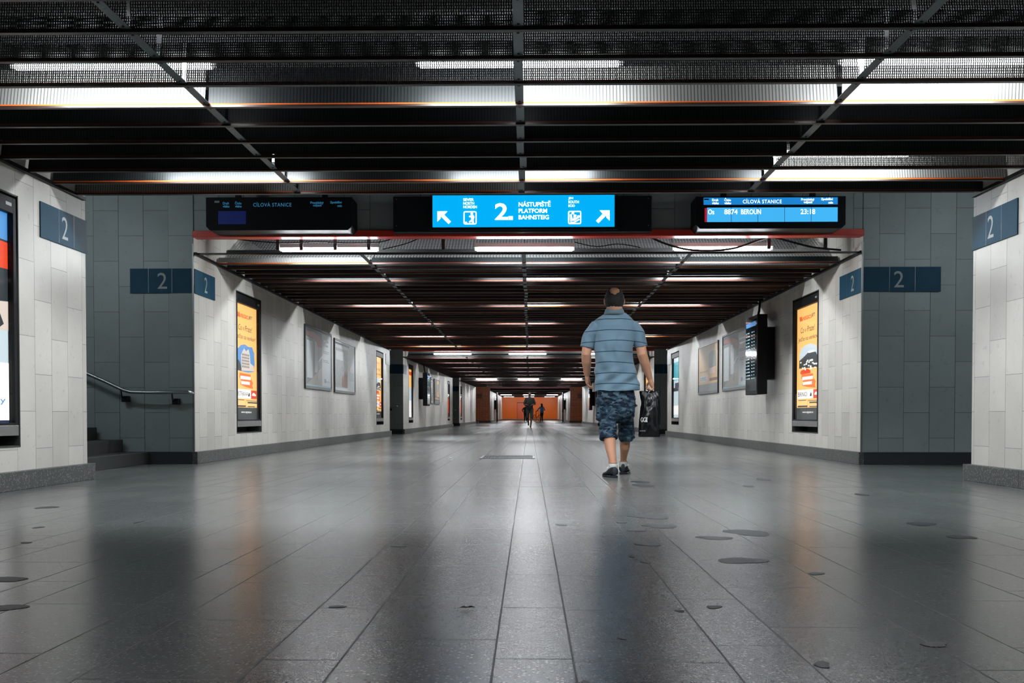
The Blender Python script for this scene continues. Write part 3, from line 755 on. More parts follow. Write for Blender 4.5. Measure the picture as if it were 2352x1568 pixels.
lightbox(XR, 34.5, 35.8, 1, 'white poster lightbox glimpsed between the man and his bag arm', 'warm', False)
lightbox(XL, 51.0, 52.3, -1, 'reddish poster lightbox at the far end of the second wall stretch', 'red', False)
lightbox(XR, 51.0, 52.3, 1, 'reddish poster lightbox on the wall hidden behind the man', 'red', False)
lightbox(XL, 60.4, 61.7, -1, 'reddish poster lightbox just past the third opening', 'red', False)
lightbox(XR, 60.4, 61.7, 1, 'reddish poster lightbox past the third opening behind the man', 'red', False)

# ------------------------------------------------------------------ framed wall posters
PW = M('poster_white', (.60, .63, .65), .5); PB = M('poster_blue_dark', (.05, .08, .11), .5); PR = M('poster_brick_red', (.38, .10, .08), .5)
PG = M('poster_grey', (.25, .26, .26), .5); PF = M('poster_floor_tan', (.38, .35, .32), .5); PBR = M('poster_brown', (.28, .15, .10), .55, scale=30, var=.5); PSN = M('poster_speckle', (.36, .36, .36), .5, scale=25, var=.8)
PAM = M('poster_amber', (.72, .47, .22), .5); PTX = M('poster_text_grey', (.10, .12, .14), .4); PLB = M('poster_pale_blue', (.35, .5, .58), .5); PRD = M('poster_pink_red', (.6, .22, .18), .4)
FRM = M('dark_poster_frame', (.06, .07, .075), .4, .3)
def wallposter(X, y0, y1, z0, z1, side, label, design):
    r = empty('framed_poster', (X, y0 if side < 0 else y1, z0), RL if side < 0 else RR, label, 'poster', 'framed posters on the passage walls')
    W, H = y1-y0, z1-z0
    MB().box(0, W, -.02, 0, 0, H).build('backing', CHAR, r)
    b = MB(); f = .035; b.box(0, f, -.032, -.02, 0, H); b.box(W-f, W, -.032, -.02, 0, H); b.box(f, W-f, -.032, -.02, 0, f*1.5); b.box(f, W-f, -.032, -.02, H-f, H); b.build('frame', FRM, r, bevel=.002)
    def U(u): return f+u*(W-2*f)
    def V(v): return f*1.5+v*(H-2.5*f)
    def pl(n, m, u0, u1, v0, v1, lay=1): plate(n, m, r, U(u0), U(u1), V(v0), V(v1), -.020-.0012*lay-.001, -.020-.0012*lay)
    def sh(n, m, pts, lay=1): shape(n, m, r, [(U(a), V(c)) for a, c in pts], -.020-.0012*lay-.001, -.020-.0012*lay)
    if design == 'window':
        pl('print', PG, 0, 1, .03, 1, 0); pl('picture_top', PB, 0, .62, .84, 1); sh('picture_red', PR, [(.05, .93), (.3, .95), (.5, .9), (.62, .84), (.62, .72), (.45, .72), (.38, .84), (.05, .86)], 2)
        pl('picture_window', PW, .05, .26, .14, .78); pl('picture_window', PW, .33, .45, .25, .80); sh('picture_floor', PF, [(.05, .03), (.62, .38), (.62, .03)], 2); sh('picture_beam', PW, [(.46, .42), (.62, .54), (.62, .58), (.46, .46)], 2)
        sh('picture_figure', PTX, [(.42, .14), (.45, .12), (.5, .25), (.47, .3)], 3); pl('text_panel', PW, .62, 1, .03, .97, 1)
        for k, (v, w_, m_) in enumerate(((.84, .22, PTX), (.76, .2, PTX), (.66, .25, PG), (.63, .22, PG), (.50, .2, PG), (.47, .24, PG))): pl('text_line', m_, .67, .67+w_, v, v+(.035 if k < 2 else .012), 2)
        sh('emblem', PTX, [(.72, .09), (.78, .09), (.79, .13), (.76, .17), (.72, .16)], 2); pl('emblem_text', PLB, .80, .95, .10, .13, 2); pl('bottom_bar', PLB, 0, 1, 0, .03, 1)
    elif design == 'figures':
        pl('print', PW, 0, 1, 0, 1, 0); pl('picture', PSN, .02, .62, .06, .86, 1); pl('picture_cloud', PW, .05, .4, .62, .8, 2)
        for u, h_ in ((.36, .34), (.44, .4), (.5, .46), (.56, .42)): sh('picture_figure', PBR, [(u-.03, .08), (u+.03, .07), (u+.035, h_*.7), (u+.015, h_), (u-.02, h_*.75)], 2)
        pl('picture_top', CHAR, .02, .7, .93, .97, 1); sh('stamp', PRD, [(.72, .44), (.8, .42), (.83, .47), (.8, .53), (.73, .52)], 2)
        for k in range(6): pl('text_line', PG, .68, .94-.03*(k % 2), .24+.03*k, .247+.03*k, 2)
    else:
        pl('print', PAM, 0, 1, .17, 1, 0); pl('print_footer', PG, 0, 1, 0, .17, 0); sh('picture', PG, [(.55, .5), (.56, .8), (.7, .86), (.9, .84), (.92, .52), (.75, .5)], 1); sh('picture_mark', PRD, [(.6, .38), (.88, .38), (.86, .5), (.6, .47)], 2)
        text('poster_lettering', 'OLOMOUC', PTX, r, U(.10), V(.25), w=.3*W, h=.07*H, y=-.0275); pl('city_panel', PW, .06, .42, .22, .36, 1); pl('price_panel', PRD, .42, .54, .22, .37, 1)
        text('poster_lettering', 'Jeďte na venkov!', PTX, r, U(.08), V(.42), w=.42*W, h=.05*H, y=-.0275, shear=.2); pl('train', PBR, .6, 1, .22, .28, 1)
    return r
wallposter(XL, 18.45, 20.9, 1.06, 2.20, -1, 'framed poster of window panes beside white text strip, nearest the OSTRAVA case', 'window')
wallposter(XL, 21.25, 23.75, 1.05, 2.16, -1, 'framed white poster with speckled picture of figures, before the far lightbox', 'figures')
wallposter(XR, 18.6, 21.2, 1.06, 2.18, 1, 'framed poster of window panes partly behind the timetable screen', 'window')
wallposter(XR, 21.7, 24.2, 1.05, 2.14, 1, 'framed amber poster with grey footer past the timetable screen', 'amber')
wallposter(XL, 42.0, 43.2, 1.05, 2.12, -1, 'narrow framed white poster past the second opening', 'figures')
wallposter(XL, 43.6, 46.0, 1.05, 2.12, -1, 'framed pale amber poster past the second opening', 'amber')

# wall-mounted timetable screens
SCRN = M('screen_glass_dark', (.012, .03, .045), .06, spec=.8)
def monitor(side, X, y0, y1, z0, z1, label):
    r = empty('timetable_screen', (X, y0 if side < 0 else y1, z0), RL if side < 0 else RR, label, 'display')
    W, H = y1-y0, z1-z0
    MB().box(0, W, -.32, -.16, 0, H).build('casing', BLACKP, r, bevel=.01)
    MB().box(W*.2, W*.8, -.16, -.004, H*.2, H*.85).build('wall_bracket', BLACKM, r)
    plate('screen', SCRN, r, .04, W-.04, .06, H-.06, -.324, -.318)
    plate('screen_header', E('screen_blue_strip', (.01, .16, .42), .8), r, .08, W-.1, H-.17, H-.10, -.327, -.324)
    b = MB(); rr = random.Random(5)
    for k in range(15):
        for c0, c1 in ((.08, .15), (.2, .45), (.55, .65), (.72, .8)):
            b.box(W*c0, W*lerp(c0, c1, rr.uniform(.6, 1)), -.3265, -.324, H*(.2+.042*k), H*(.2+.042*k)+.016)
    b.build('timetable_lines', E('screen_text', (.30, .48, .52), .5), r)
    MB().loft([(W*.4, -.2, H), (W*.42, -.18, H+.1), (W*.38, -.15, H+.35)], [.02, .02, .02], seg=8).build('conduit', BLACKP, r)
    return r
monitor(1, XR, 16.6, 17.5, .915, 2.18, 'black wall-mounted timetable screen with reflected lamp streak')
monitor(-1, XL, 37.5, 38.5, .93, 2.12, 'black wall-mounted timetable screen past the second opening')
monitor(-1, -3.36, 100, 101.5, .9, 2.25, 'dark narrow screen on the white wall near the orange wall, door side')
monitor(1, 3.46, 100, 101.5, .9, 2.25, 'dark narrow screen on the white wall near the orange wall, bicycle side')
monitor(1, XR, 62.5, 63.6, .9, 2.2, 'dark screen on the wall just behind the man\'s bare forearm')
for X, lb in ((-3.0, 'thin dark post standing before the orange wall, door side'), (3.1, 'thin dark post standing before the orange wall, bicycle side')):
    tag(MB().loft([(X, 97, 0), (X, 97, 2.72)], [.07, .07], seg=12, cap=False).build('round_post', BLACKM, smooth=True), lb, 'post')

# ------------------------------------------------------------------ stairs and handrail on the left
STN = M('dark_stair_stone', (.03, .033, .033), .5, var=.4, scale=60)
b = MB()
for k in range(9):
    xa = -4.52-.31*k
    b.box(xa-.31 if k < 8 else -8.98, xa, 9.36, 12.34, 0, .145*(k+1) if k < 8 else .145*(k+1))
tag(b.build('stair_flight', STN, bevel=.006), 'dark stone staircase rising beside the handrail', 'stairs')
def handrail(Y, pts, label, brk=True):
    P = [at(x, y, Y) for x, y in pts]
    r = empty('handrail', P[-1], 0, label, 'handrail')
    end = P[-1]
    Q = P + [end+Vector((.02, .01, -.005)), end+Vector((.028, .06, -.01)), Vector((end.x+.028, Y+.2, end.z-.01))]
    o = MB().loft(Q, [.021]*len(Q), side=Vector((0, 1, 0)), seg=14).build('rail', STEEL, None, smooth=True); local(o, r)
    if brk:
        for px, py in brk:
            q = at(px, py, Y); b = MB(); b.loft([q, q+Vector((0, .02, -.07)), q+Vector((-.01, .14, -.09))], [.009]*3, seg=8)
            b.box(q.x-.035, q.x+.035, Y+.10, Y+.19, q.z-.13, q.z-.06)
            local(b.build('bracket', BLACKM, None), r)
    return r
Q0 = at(197, 855, 12.2); Q1 = at(297, 900, 12.2); sl = (Q1-Q0)
handrail(12.2, [(-103, 720), (197, 856), (240, 875), (285, 896), (300, 900), (340, 901), (430, 900)], 'round steel handrail on the shaded wall by the near stairs', [(395, 903), (278, 897)])
handrail(32.8, [(880, 932), (910, 932)], 'short end of steel handrail at the second opening', [(896, 933)])
handrail(59.2, [(1030, 941), (1045, 941)], 'tiny end of steel handrail at the third opening', [(1038, 941)])
b = MB(); 
for k in range(7): b.box(-8.98, -3.9-.31*k, 78.2, 80.6, .145*k, .145*(k+1))
tag(b.build('stair_flight', STN), 'dark staircase foot in front of the distant brick wall', 'stairs')

# ------------------------------------------------------------------ floor details
gr = empty('floor_grate', (-.295, 14.45, 0), 0, 'metal drain grate set in the floor before the first opening', 'grate')
b = MB(); b.box(-.37, .37, -.5, -.47, 0, .006); b.box(-.37, .37, .47, .5, 0, .006); b.box(-.37, -.34, -.5, .5, 0, .006); b.box(.34, .37, -.5, .5, 0, .006); b.build('frame', STEELD, gr)
b = MB()
for k in range(18): b.box(-.34+.04*k-.0, -.34+.04*k+.012, -.47, .47, .001, .005)
b.build('bars', BLACKM, gr); MB().box(-.34, .34, -.47, .47, .0002, .001).build('pit', BLACKM, gr)
STAIN = M('dark_dull_stain', (.022, .030, .034), .5, spec=.3)
def fpt(px, py):
    d = RM @ Vector(((px-1176)/F, (CY-py)/F, -1)); t = -HC/d.z
    return Vector((d.x*t, d.y*t, 0))
stains = [(1492, 1186, 42, 6), (1516, 1208, 38, 5), (1464, 1217, 25, 3), (1489, 1250, 28, 4), (1718, 1223, 46, 8), (1642, 1235, 42, 4), (1704, 1287, 52, 8), (1472, 1107, 20, 3), (1478, 1115, 26, 3.5),
          (1753, 1101, 16, 2.5), (2116, 1203, 30, 5), (2208, 1233, 27, 5), (1874, 1317, 18, 3.5), (1718, 1116, 14, 2), (1980, 1136, 14, 2.4), (1640, 1394, 17, 4), (1888, 1526, 19, 8), (2146, 1480, 32, 6), (1427, 1199, 13, 2), (1289, 1205, 14, 2),
          (108, 1165, 20, 3), (320, 1198, 8, 2.5), (20, 1330, 42, 6), (10, 1396, 42, 9), (775, 1393, 18, 3), (915, 1254, 16, 2), (88, 1211, 10, 2), (60, 1246, 12, 2), (1429, 1465, 10, 4), (1451, 1278, 7, 2), (1484, 1291, 12, 2), (1345, 1568, 10, 5), (1562, 1403, 10, 3)]
sr = random.Random(11)
for (px, py, rx, ry) in stains:
    c = fpt(px, py); a = fpt(px+rx, py); e = fpt(px, py-ry*.9); rxm = (a-c).length; rym = abs(e.y-c.y)
    n = 22; ph = sr.uniform(0, 6); pts = []
    for i in range(n):
        q = 2*PI*i/n; rr_ = 1+.16*math.sin(2*q+ph)+.10*math.sin(3*q+2*ph)+.05*math.sin(5*q)
        pts.append((c.x+rxm*rr_*math.cos(q), c.y+rym*rr_*math.sin(q), .0012))
    m_ = MB().add(pts, [tuple(range(n))]); m_.build('stain', STAIN, fl)
lf = fpt(1072, 1398)
b = MB(); r0 = .022
lp = [(-1.0, 0, 0), (-.4, .35, .25), (.1, .5, .05), (.5, .25, .3), (1.1, .05, .1), (.5, -.3, .35), (0, -.45, .1), (-.5, -.3, .2)]
b.add([(lf.x+x*r0, lf.y+y*r0, .003+z*.02) for x, y, z in lp]+[(lf.x, lf.y, .004)], [(i, (i+1) % 8, 8) for i in range(8)])
lo = b.build('fallen_leaf', M('dry_yellow_leaf', (.22, .17, .05), .6)); tag(lo, 'small dry yellowish leaf on the dark floor tiles', 'leaf')
sm = lo.modifiers.new('s', 'SOLIDIFY'); sm.thickness = .0008
for px, py, lb in ((441, 1064, 'white paper scrap at the foot of the wall corner'), (352, 1065, 'small pale paper scrap before the near stairs'), (1035, 1053, 'crumpled pale scrap on the floor near the grate')):
    c = fpt(px, py); b = MB(); b.ell((c.x, c.y, .009), (.022, .016, .009), seg=7, rings=5)
    for i, v in enumerate(b.v): b.v[i] = (v[0]+sr.uniform(-.004, .004), v[1]+sr.uniform(-.004, .004), max(.001, v[2]+sr.uniform(-.003, .003)))
    tag(b.build('paper_scrap', PW), lb, 'litter')

# ------------------------------------------------------------------ people
SKIN = M('skin', (.64, .32, .20), .5, var=.12, scale=9, bump=.15, bscale=90, spec=.35)
SKIND = M('skin_silhouette', (.07, .04, .028), .5)  # skin darkened so the distant walker reads as a silhouette
def hair_mat():
    return M('short_dark_hair', (.014, .013, .013), .7, var=.5, scale=60, bump=.6, bscale=220)
HAIR = hair_mat()
def shirt_mat():
    m, nt, b = mat('striped_polo_cloth'); g = G(nt); x, y, z = g.pos()
    wob = g.n('MULTIPLY', g.n('SUBTRACT', g.noise(3.0, 2), .5), .03)
    arch = g.n('MULTIPLY', g.n('POWER', g.n('SUBTRACT', x, .80), 2), .28)
    zz = g.n('ADD', g.n('ADD', z, wob), arch)
    f = g.n('FRACT', g.n('DIVIDE', g.n('SUBTRACT', zz, .874), .1015))
    st = g.n('LESS_THAN', f, .075)
    cl = g.mix(g.noise(260, 2, rough=.8), (.125, .21, .285), (.215, .33, .42))
    cl = g.mix(g.n('MULTIPLY', st, .92), cl, (.012, .035, .055))
    nt.links.new(cl, b.inputs['Base Color']); setp(b, rough=.85, spec=.15, sheen=.2)
    bp = nt.nodes.new('ShaderNodeBump'); bp.inputs['Strength'].default_value = .4; bp.inputs['Distance'].default_value = .012
    nt.links.new(g.noise(14, 3), bp.inputs['Height']); nt.links.new(bp.outputs[0], b.inputs['Normal'])
    return m
def camo_mat():
    m, nt, b = mat('blue_camouflage_cloth'); g = G(nt); x, y, z = g.pos()
    mp = nt.nodes.new('ShaderNodeMapping'); mp.inputs['Scale'].default_value = (1, 1, 1.9); nt.links.new(g.g.outputs['Position'], mp.inputs[0])
    n1 = g.noise(13, 2, mp.outputs[0]); n2 = g.noise(17, 2, mp.outputs[0], .4)
    mp2 = nt.nodes.new('ShaderNodeMapping'); mp2.inputs['Location'].default_value = (3, 5, 7); mp2.inputs['Scale'].default_value = (1, 1, 1.9); nt.links.new(g.g.outputs['Position'], mp2.inputs[0])
    n3 = g.noise(15, 2, mp2.outputs[0])
    c = g.mix(g.n('GREATER_THAN', n1, .50), (.030, .060, .095), (.012, .024, .045))
    c = g.mix(g.n('GREATER_THAN', n3, .53), c, (.085, .135, .18))
    c = g.mix(g.n('GREATER_THAN', n2, .62), c, (.004, .009, .018))
    nt.links.new(c, b.inputs['Base Color']); setp(b, rough=.8, spec=.2)
    bp = nt.nodes.new('ShaderNodeBump'); bp.inputs['Strength'].default_value = .7; bp.inputs['Distance'].default_value = .02
    nt.links.new(g.noise(16, 3), bp.inputs['Height']); nt.links.new(bp.outputs[0], b.inputs['Normal'])
    return m
SHIRT = shirt_mat(); CAMO = camo_mat()
SOCK = M('white_sock_cotton', (.75, .75, .73), .8); SOCKB = M('sock_red_band', (.45, .16, .13), .8)
SHOE = M('dark_navy_knit', (.005, .008, .014), .75, bump=.5, bscale=200); SOLE = M('dark_rubber_sole', (.008, .012, .018), .55); SHTAB = M('grey_heel_tab', (.035, .05, .06), .6)
X_ = Vector((1, 0, 0)); Y_ = Vector((0, 1, 0))

man = empty('person', (.80, 9.95, 0), 0, 'man walking away in striped blue polo, camouflage shorts and dark sneakers', 'person')
BY = 9.95; kB = 2400/BY
def A(px, py, y=BY): return at(px, py, y)
hc = A(1411, 689)
def head_fn(p):
    "sculpt an ellipsoid into a head: narrower jaw, brow, nape (head faces +y)"
    q = p - hc; z = q.z/.118
    if z < 0: q.x *= 1-.16*min(1, -z)**1.5
    if q.y > 0: q.x *= 1-.10*(q.y/.1)
    if q.y < 0 and z < -.3: q.y *= 1-.25*(-z-.3)
    return hc+q
b = MB()
b.ell(hc, (.089, .104, .118), seg=32, rings=24)
b.v = [tuple(head_fn(Vector(v))) for v in b.v]
b.loft([hc+Vector((0, .075, -.02)), hc+Vector((0, .112, -.035))], [.010, .013], seg=10)                    # nose
b.loft([hc+Vector((-.03, .085, -.075)), hc+Vector((.03, .085, -.075))], [.014, .014], side=Y_, seg=10)         # lips
b.ell(hc+Vector((0, .07, -.098)), (.035, .032, .024)); 
for s in (-1, 1): b.ell(hc+Vector((s*.033, .086, .022)), (.026, .012, .008)); b.ell(hc+Vector((s*.045, .07, -.02)), (.022, .022, .02))
b.loft([A(1411, 728)+Vector((0, -.005, 0)), A(1411, 712), hc+Vector((0, -.015, -.07))], [(.078, .072), (.070, .066), (.074, .075)], seg=24)   # neck
for s in (-1, 1):                                                                            # ears
    ec = hc+Vector((s*.090, -.004, -.014))
    b.ell(ec, (.011, .019, .032), Matrix.Rotation(s*.25, 3, 'Z') @ Matrix.Rotation(-.15, 3, 'X'), seg=14, rings=10)
    b.ell(ec+Vector((-s*.004, .012, -.018)), (.009, .012, .013), seg=10, rings=8)
b.loft([A(1411, 752), A(1411, 735), A(1411, 722)], [(.15, .07), (.13, .07), (.08, .07)], seg=20)               # upper back under the shirt
def hand_rel(w, pts_palm, knuckles, fingers, thumb):
    b.loft(pts_palm[0], pts_palm[1], side=pts_palm[2], seg=16)
    for ch, rs in fingers: b.loft(ch, rs, side=pts_palm[2], seg=10)
    b.loft(thumb[0], thumb[1], side=pts_palm[2], seg=10)
# left arm (swung a little ahead, hangs relaxed)
sl_, el, wl = A(1364, 750, 9.95), A(1346.5, 815, 9.93), A(1348.5, 860, 10.02)
b.loft([sl_, A(1350.5, 784), el, lerp(el, wl, .3), lerp(el, wl, .7), wl], [(.046, .05), (.047, .052), (.046, .05), (.047, .049), (.037, .04), (.029, .034)], seg=20)
pk = A(1349.5, 879, 10.06)
b.loft([wl, lerp(wl, pk, .35), lerp(wl, pk, .75), pk], [(.024, .031), (.022, .040), (.021, .045), (.018, .043)], seg=16, pw=2.4)
FL = [(-.033, .030, .022, .018), (-.011, .036, .026, .020), (.012, .034, .024, .020), (.034, .030, .021, .018)]
for i, (oy, a1, a2, a3) in enumerate(FL):
    curl = .35+.10*(3-i)
    k0 = pk+Vector((.0, oy, .004)); p1 = k0+Vector((math.sin(.25)*a1, .0, -math.cos(.25)*a1)); q = .25+curl
    p2 = p1+Vector((math.sin(q)*a2, 0, -math.cos(q)*a2)); q += curl; p3 = p2+Vector((math.sin(q)*a3, 0, -math.cos(q)*a3))
    b.loft([k0, p1, p2, p3], [.0095, .0090, .0085, .0072], side=Y_, seg=10)
t0 = lerp(wl, pk, .35)+Vector((.008, .030, 0))
b.loft([t0, t0+Vector((.016, .026, -.030)), t0+Vector((.022, .032, -.058)), t0+Vector((.024, .034, -.078))], [.013, .0115, .010, .008], seg=10)
# right arm carrying the bag
sr_, er, wr = A(1456, 750, 9.95), A(1475.5, 815, 9.92), A(1492.5, 869, 9.98)
b.loft([sr_, A(1470, 784), er, lerp(er, wr, .3), lerp(er, wr, .7), wr], [(.046, .05), (.048, .052), (.048, .05), (.046, .048), (.036, .039), (.028, .033)], seg=20)
pr = A(1497.5, 886, 10.0)
b.loft([wr, lerp(wr, pr, .4), lerp(wr, pr, .8), pr], [(.024, .031), (.023, .040), (.022, .044), (.019, .043)], seg=16, pw=2.4)
for i, oy in enumerate((-.034, -.012, .011, .033)):
    k0 = pr+Vector((.004, oy, .002)); a = (1.0, 1.08, 1.05, .92)[3-i]
    b.loft([k0, k0+Vector((.006, 0, -.026))*a, k0+Vector((-.012, 0, -.045))*a, k0+Vector((-.032, .0, -.040))*a, k0+Vector((-.040, 0, -.024))*a], [.0105, .0100, .0095, .0090, .0078], side=Y_, seg=10)
t0 = lerp(wr, pr, .45)+Vector((-.010, .030, 0))
b.loft([t0, t0+Vector((-.020, .016, -.026)), t0+Vector((-.026, .010, -.052)), t0+Vector((-.024, -.006, -.070))], [.013, .012, .0105, .0085], seg=10)
# legs below the shorts (thighs inside the cloth)
hl, hr = A(1394, 905, 9.95), A(1437, 905, 9.95)
kl, kr = A(1397, 978, 9.93), A(1438, 978, 10.12)
al_, ar_ = A(1408, 1062, 9.74), A(1431.5, 1058, 10.30)
cl_, cr_ = A(1402, 1026, 9.84), A(1435, 1026, 10.20)
b.loft([hl, lerp(hl, kl, .5), kl, lerp(kl, cl_, .6), cl_, lerp(cl_, al_, .5), lerp(cl_, al_, .85), al_+Vector((0, 0, -.03))], [(.078, .08), (.07, .075), (.056, .06), (.056, .060), (.052, .058), (.042, .046), (.035, .038), (.036, .042)], seg=20)
b.loft([hr, lerp(hr, kr, .5), kr, lerp(kr, cr_, .6), cr_, lerp(cr_, ar_, .5), lerp(cr_, ar_, .85), ar_+Vector((0, 0, -.03))], [(.075, .08), (.07, .075), (.054, .06), (.052, .058), (.048, .056), (.036, .042), (.031, .036), (.034, .040)], seg=20)
b.loft([A(1415, 890), A(1415, 915)], [(.15, .10), (.14, .10)], seg=20)
b.loft([A(1412, 735), A(1412, 800), A(1414, 890)], [(.14, .075), (.13, .08), (.14, .09)], seg=20)
def lift(v, n): v.z = max(v.z, .03); return v
body = fuse(b, 'body', SKIN, None, voxel=.0042, smooth=4, fn=lift); local(body, man)
# eyes
for s in (-1, 1): local(MB().ell(hc+Vector((s*.032, .088, .006)), (.012, .008, .009), seg=12, rings=8).build('eye', M('eye_white', (.7, .7, .68), .2), None, smooth=True), man)
local(MB().ell(hc+Vector((0, .098, -.072)), (.022, .006, .005), seg=12, rings=8).build('lips', M('lips', (.45, .17, .13), .5), None, smooth=True), man)
# hair: a short layer on sides and back, open over the bald crown
hb = MB(); seg, rg = 150, 100
vs = []; keep = {}
for i in range(rg+1):
    th = -PI/2+PI*i/rg
    for k in range(seg):
        a = 2*PI*k/seg
        p = head_fn(hc+Vector((.089*math.cos(th)*math.cos(a), .104*math.cos(th)*math.sin(a), .118*math.sin(th))))
        d = (p-hc).normalized(); q = (p-hc)
        n_ = noise.noise(p*70)*.0022+noise.noise(p*25)*.002
        crown = Vector((q.x/.089, (q.y+.030)/.104, q.z/.118))
        ang = math.acos(max(-1, min(1, crown.normalized().dot(Vector((0, -.36, .93))))))
        ang += noise.noise(p*40)*.12+noise.noise(p*160)*.10
        zlow = -.078+.02*noise.noise(p*30) if q.y < .02 else .0
        front = q.y > .055-.02*(q.z < 0)
        side_gap = abs(q.x) > .06 and -.045 < q.z < .012 and q.y > -.012
        ok = ang > .62 and q.z > zlow and not front and not side_gap
        edge = min(1, max(0, (ang-.62)/.25))
        vs.append(tuple(p+d*((.0045*edge+.0012)+n_*edge))); keep[(i, k)] = ok
fs = []
for i in range(rg):
    for k in range(seg):
        if all(keep[q] for q in ((i, k), (i, (k+1) % seg), (i+1, k), (i+1, (k+1) % seg))): fs.append((i*seg+k, i*seg+(k+1) % seg, (i+1)*seg+(k+1) % seg, (i+1)*seg+k))
hb.add(vs, fs); ho = hb.build('hair', HAIR, None, smooth=True); sm = ho.modifiers.new('s', 'SOLIDIFY'); sm.thickness = .006; sm.offset = -1
bmx = bmesh.new(); bmx.from_mesh(ho.data); bmesh.ops.delete(bmx, geom=[v for v in bmx.verts if not v.link_faces], context='VERTS'); bmx.to_mesh(ho.data); bmx.free()
local(ho, man)
# polo shirt
b = MB()
prof = [(899, 1418, .216, .150), (884, 1417, .208, .148), (868, 1415.5, .202, .146), (857, 1414.5, .199, .145), (839, 1412, .190, .142), (820, 1410.5, .182, .140), (800, 1410, .182, .138), (780, 1411, .188, .134), (762, 1411.5, .197, .128), (748, 1411.5, .203, .118), (737, 1411.5, .192, .102), (729, 1411.5, .150, .085), (722, 1411, .105, .078)]
b.loft([A(c, py) for py, c, w_, d_ in prof], [(w_, d_) for py, c, w_, d_ in prof], seg=40, pw=2.35, cap=False)
b.loft([A(1388, 749), A(1368, 752), A(1356, 769), A(1349.8, 788, 9.95), A(1347.6, 798.5)], [(.052, .070), (.066, .078), (.068, .076), (.065, .072), (.065, .072)], seg=24, cap=False)
b.loft([A(1436, 749), A(1456, 752), A(1466, 769), A(1470, 786, 9.95), A(1472.5, 797)], [(.052, .070), (.066, .078), (.068, .076), (.065, .072), (.063, .071)], seg=24, cap=False)
hemz = A(1418, 897).z
def shirt_fn(v, n):
    px = (v.x)*1; a = 0
    back = 1 if v.y < BY else .6
    t = (v.z-hemz)/.75
    # diagonal drapery across the lower back, vertical folds between the shoulder blades
    u = (v.x-.62)+(v.z-.85)*.55
    a += .0075*math.sin(u*34+1.6*noise.noise(v*4))*max(0, 1-abs(v.z-1.0)/.24)
    a += .0035*math.sin((v.x+.10*noise.noise(v*4))*62+(v.z-1.2)*8)*max(0, 1-abs(v.z-1.2)/.20)
    a += .0090*math.sin((v.x-.9)*30-(v.z)*46)*max(0, 1-abs(v.z-.92)/.14)
    a += .010*noise.noise(v*9)
    v = v + n*a*back
    if v.z < hemz+.03: v.z = max(v.z, hemz+.012*noise.noise(Vector((v.x*8, v.y*8, 0))))
    return v
shirt = fuse(b, 'polo_shirt', SHIRT, None, voxel=.0055, smooth=5, fn=shirt_fn); local(shirt, man)
b = MB(); c0 = A(1411, 722); c1 = A(1411, 713)
b.loft([c0+Vector((0, -.003, -.008)), c0+Vector((0, -.002, .008)), c1+Vector((0, .004, 0)), c1+Vector((0, .006, .004))], [(.108, .092), (.098, .086), (.088, .080), (.084, .076)], seg=32, cap=False)
col = b.build('collar', M('polo_collar_rib', (.16, .22, .26), .85, scale=90), None, smooth=True); sm = col.modifiers.new('s', 'SOLIDIFY'); sm.thickness = .006; local(col, man)
local(MB().loft([c1+Vector((0, .005, -.002)), c1+Vector((0, .006, .006))], [(.089, .081), (.087, .079)], seg=32, cap=False).build('collar_edge', M('collar_edge_grey', (.32, .34, .34), .8), None, smooth=True), man)
def ringband(name, c, r, sideofs, m, th=.004):
    bb = MB().loft([c+Vector((0, 0, -.012)), c+Vector((0, 0, .012))], [r, r], seg=28, cap=False); o = bb.build(name, m, None, smooth=True); s_ = o.modifiers.new('s', 'SOLIDIFY'); s_.thickness = th; local(o, man)
# camouflage shorts, three-quarter length
b = MB()
b.loft([A(1414, 888), A(1414, 905), A(1414.5, 925), A(1415, 945)], [(.168, .12), (.180, .132), (.176, .13), (.165, .12)], seg=32, pw=2.3)
b.loft([A(1393, 915), A(1393.5, 935), A(1396.5, 968, 9.94), A(1397, 990, 9.91), A(1397, 1009, 9.89)], [(.100, .115), (.101, .112), (.084, .098), (.083, .092), (.088, .094)], seg=28, cap=False)
b.loft([A(1438, 915), A(1437.5, 935), A(1436.8, 968, 10.08), A(1437.5, 990, 10.13), A(1438.5, 1007, 10.16)], [(.094, .115), (.088, .112), (.076, .096), (.078, .092), (.080, .094)], seg=28, cap=False)
b.box(A(1371, 958, 9.95).x-.004, A(1371, 958).x+.04, 9.90, 10.02, A(1371, 965).z, A(1371, 932).z)
b.ell(A(1460.5, 931), (.018, .05, .014))
def shorts_fn(v, n):
    a = .007*noise.noise(v*14)+.0045*math.sin(v.z*70+9*noise.noise(v*6))*max(0, min(1, (.72-v.z)/.2)) + .006*math.sin(v.z*120+v.x*50)*max(0, 1-abs(v.z-.73)/.06)
    v = v+n*a
    return v
sho = fuse(b, 'cargo_shorts', CAMO, None, voxel=.006, smooth=4, fn=shorts_fn); local(sho, man)
sho['label'] = 'blue and grey camouflage cargo shorts'
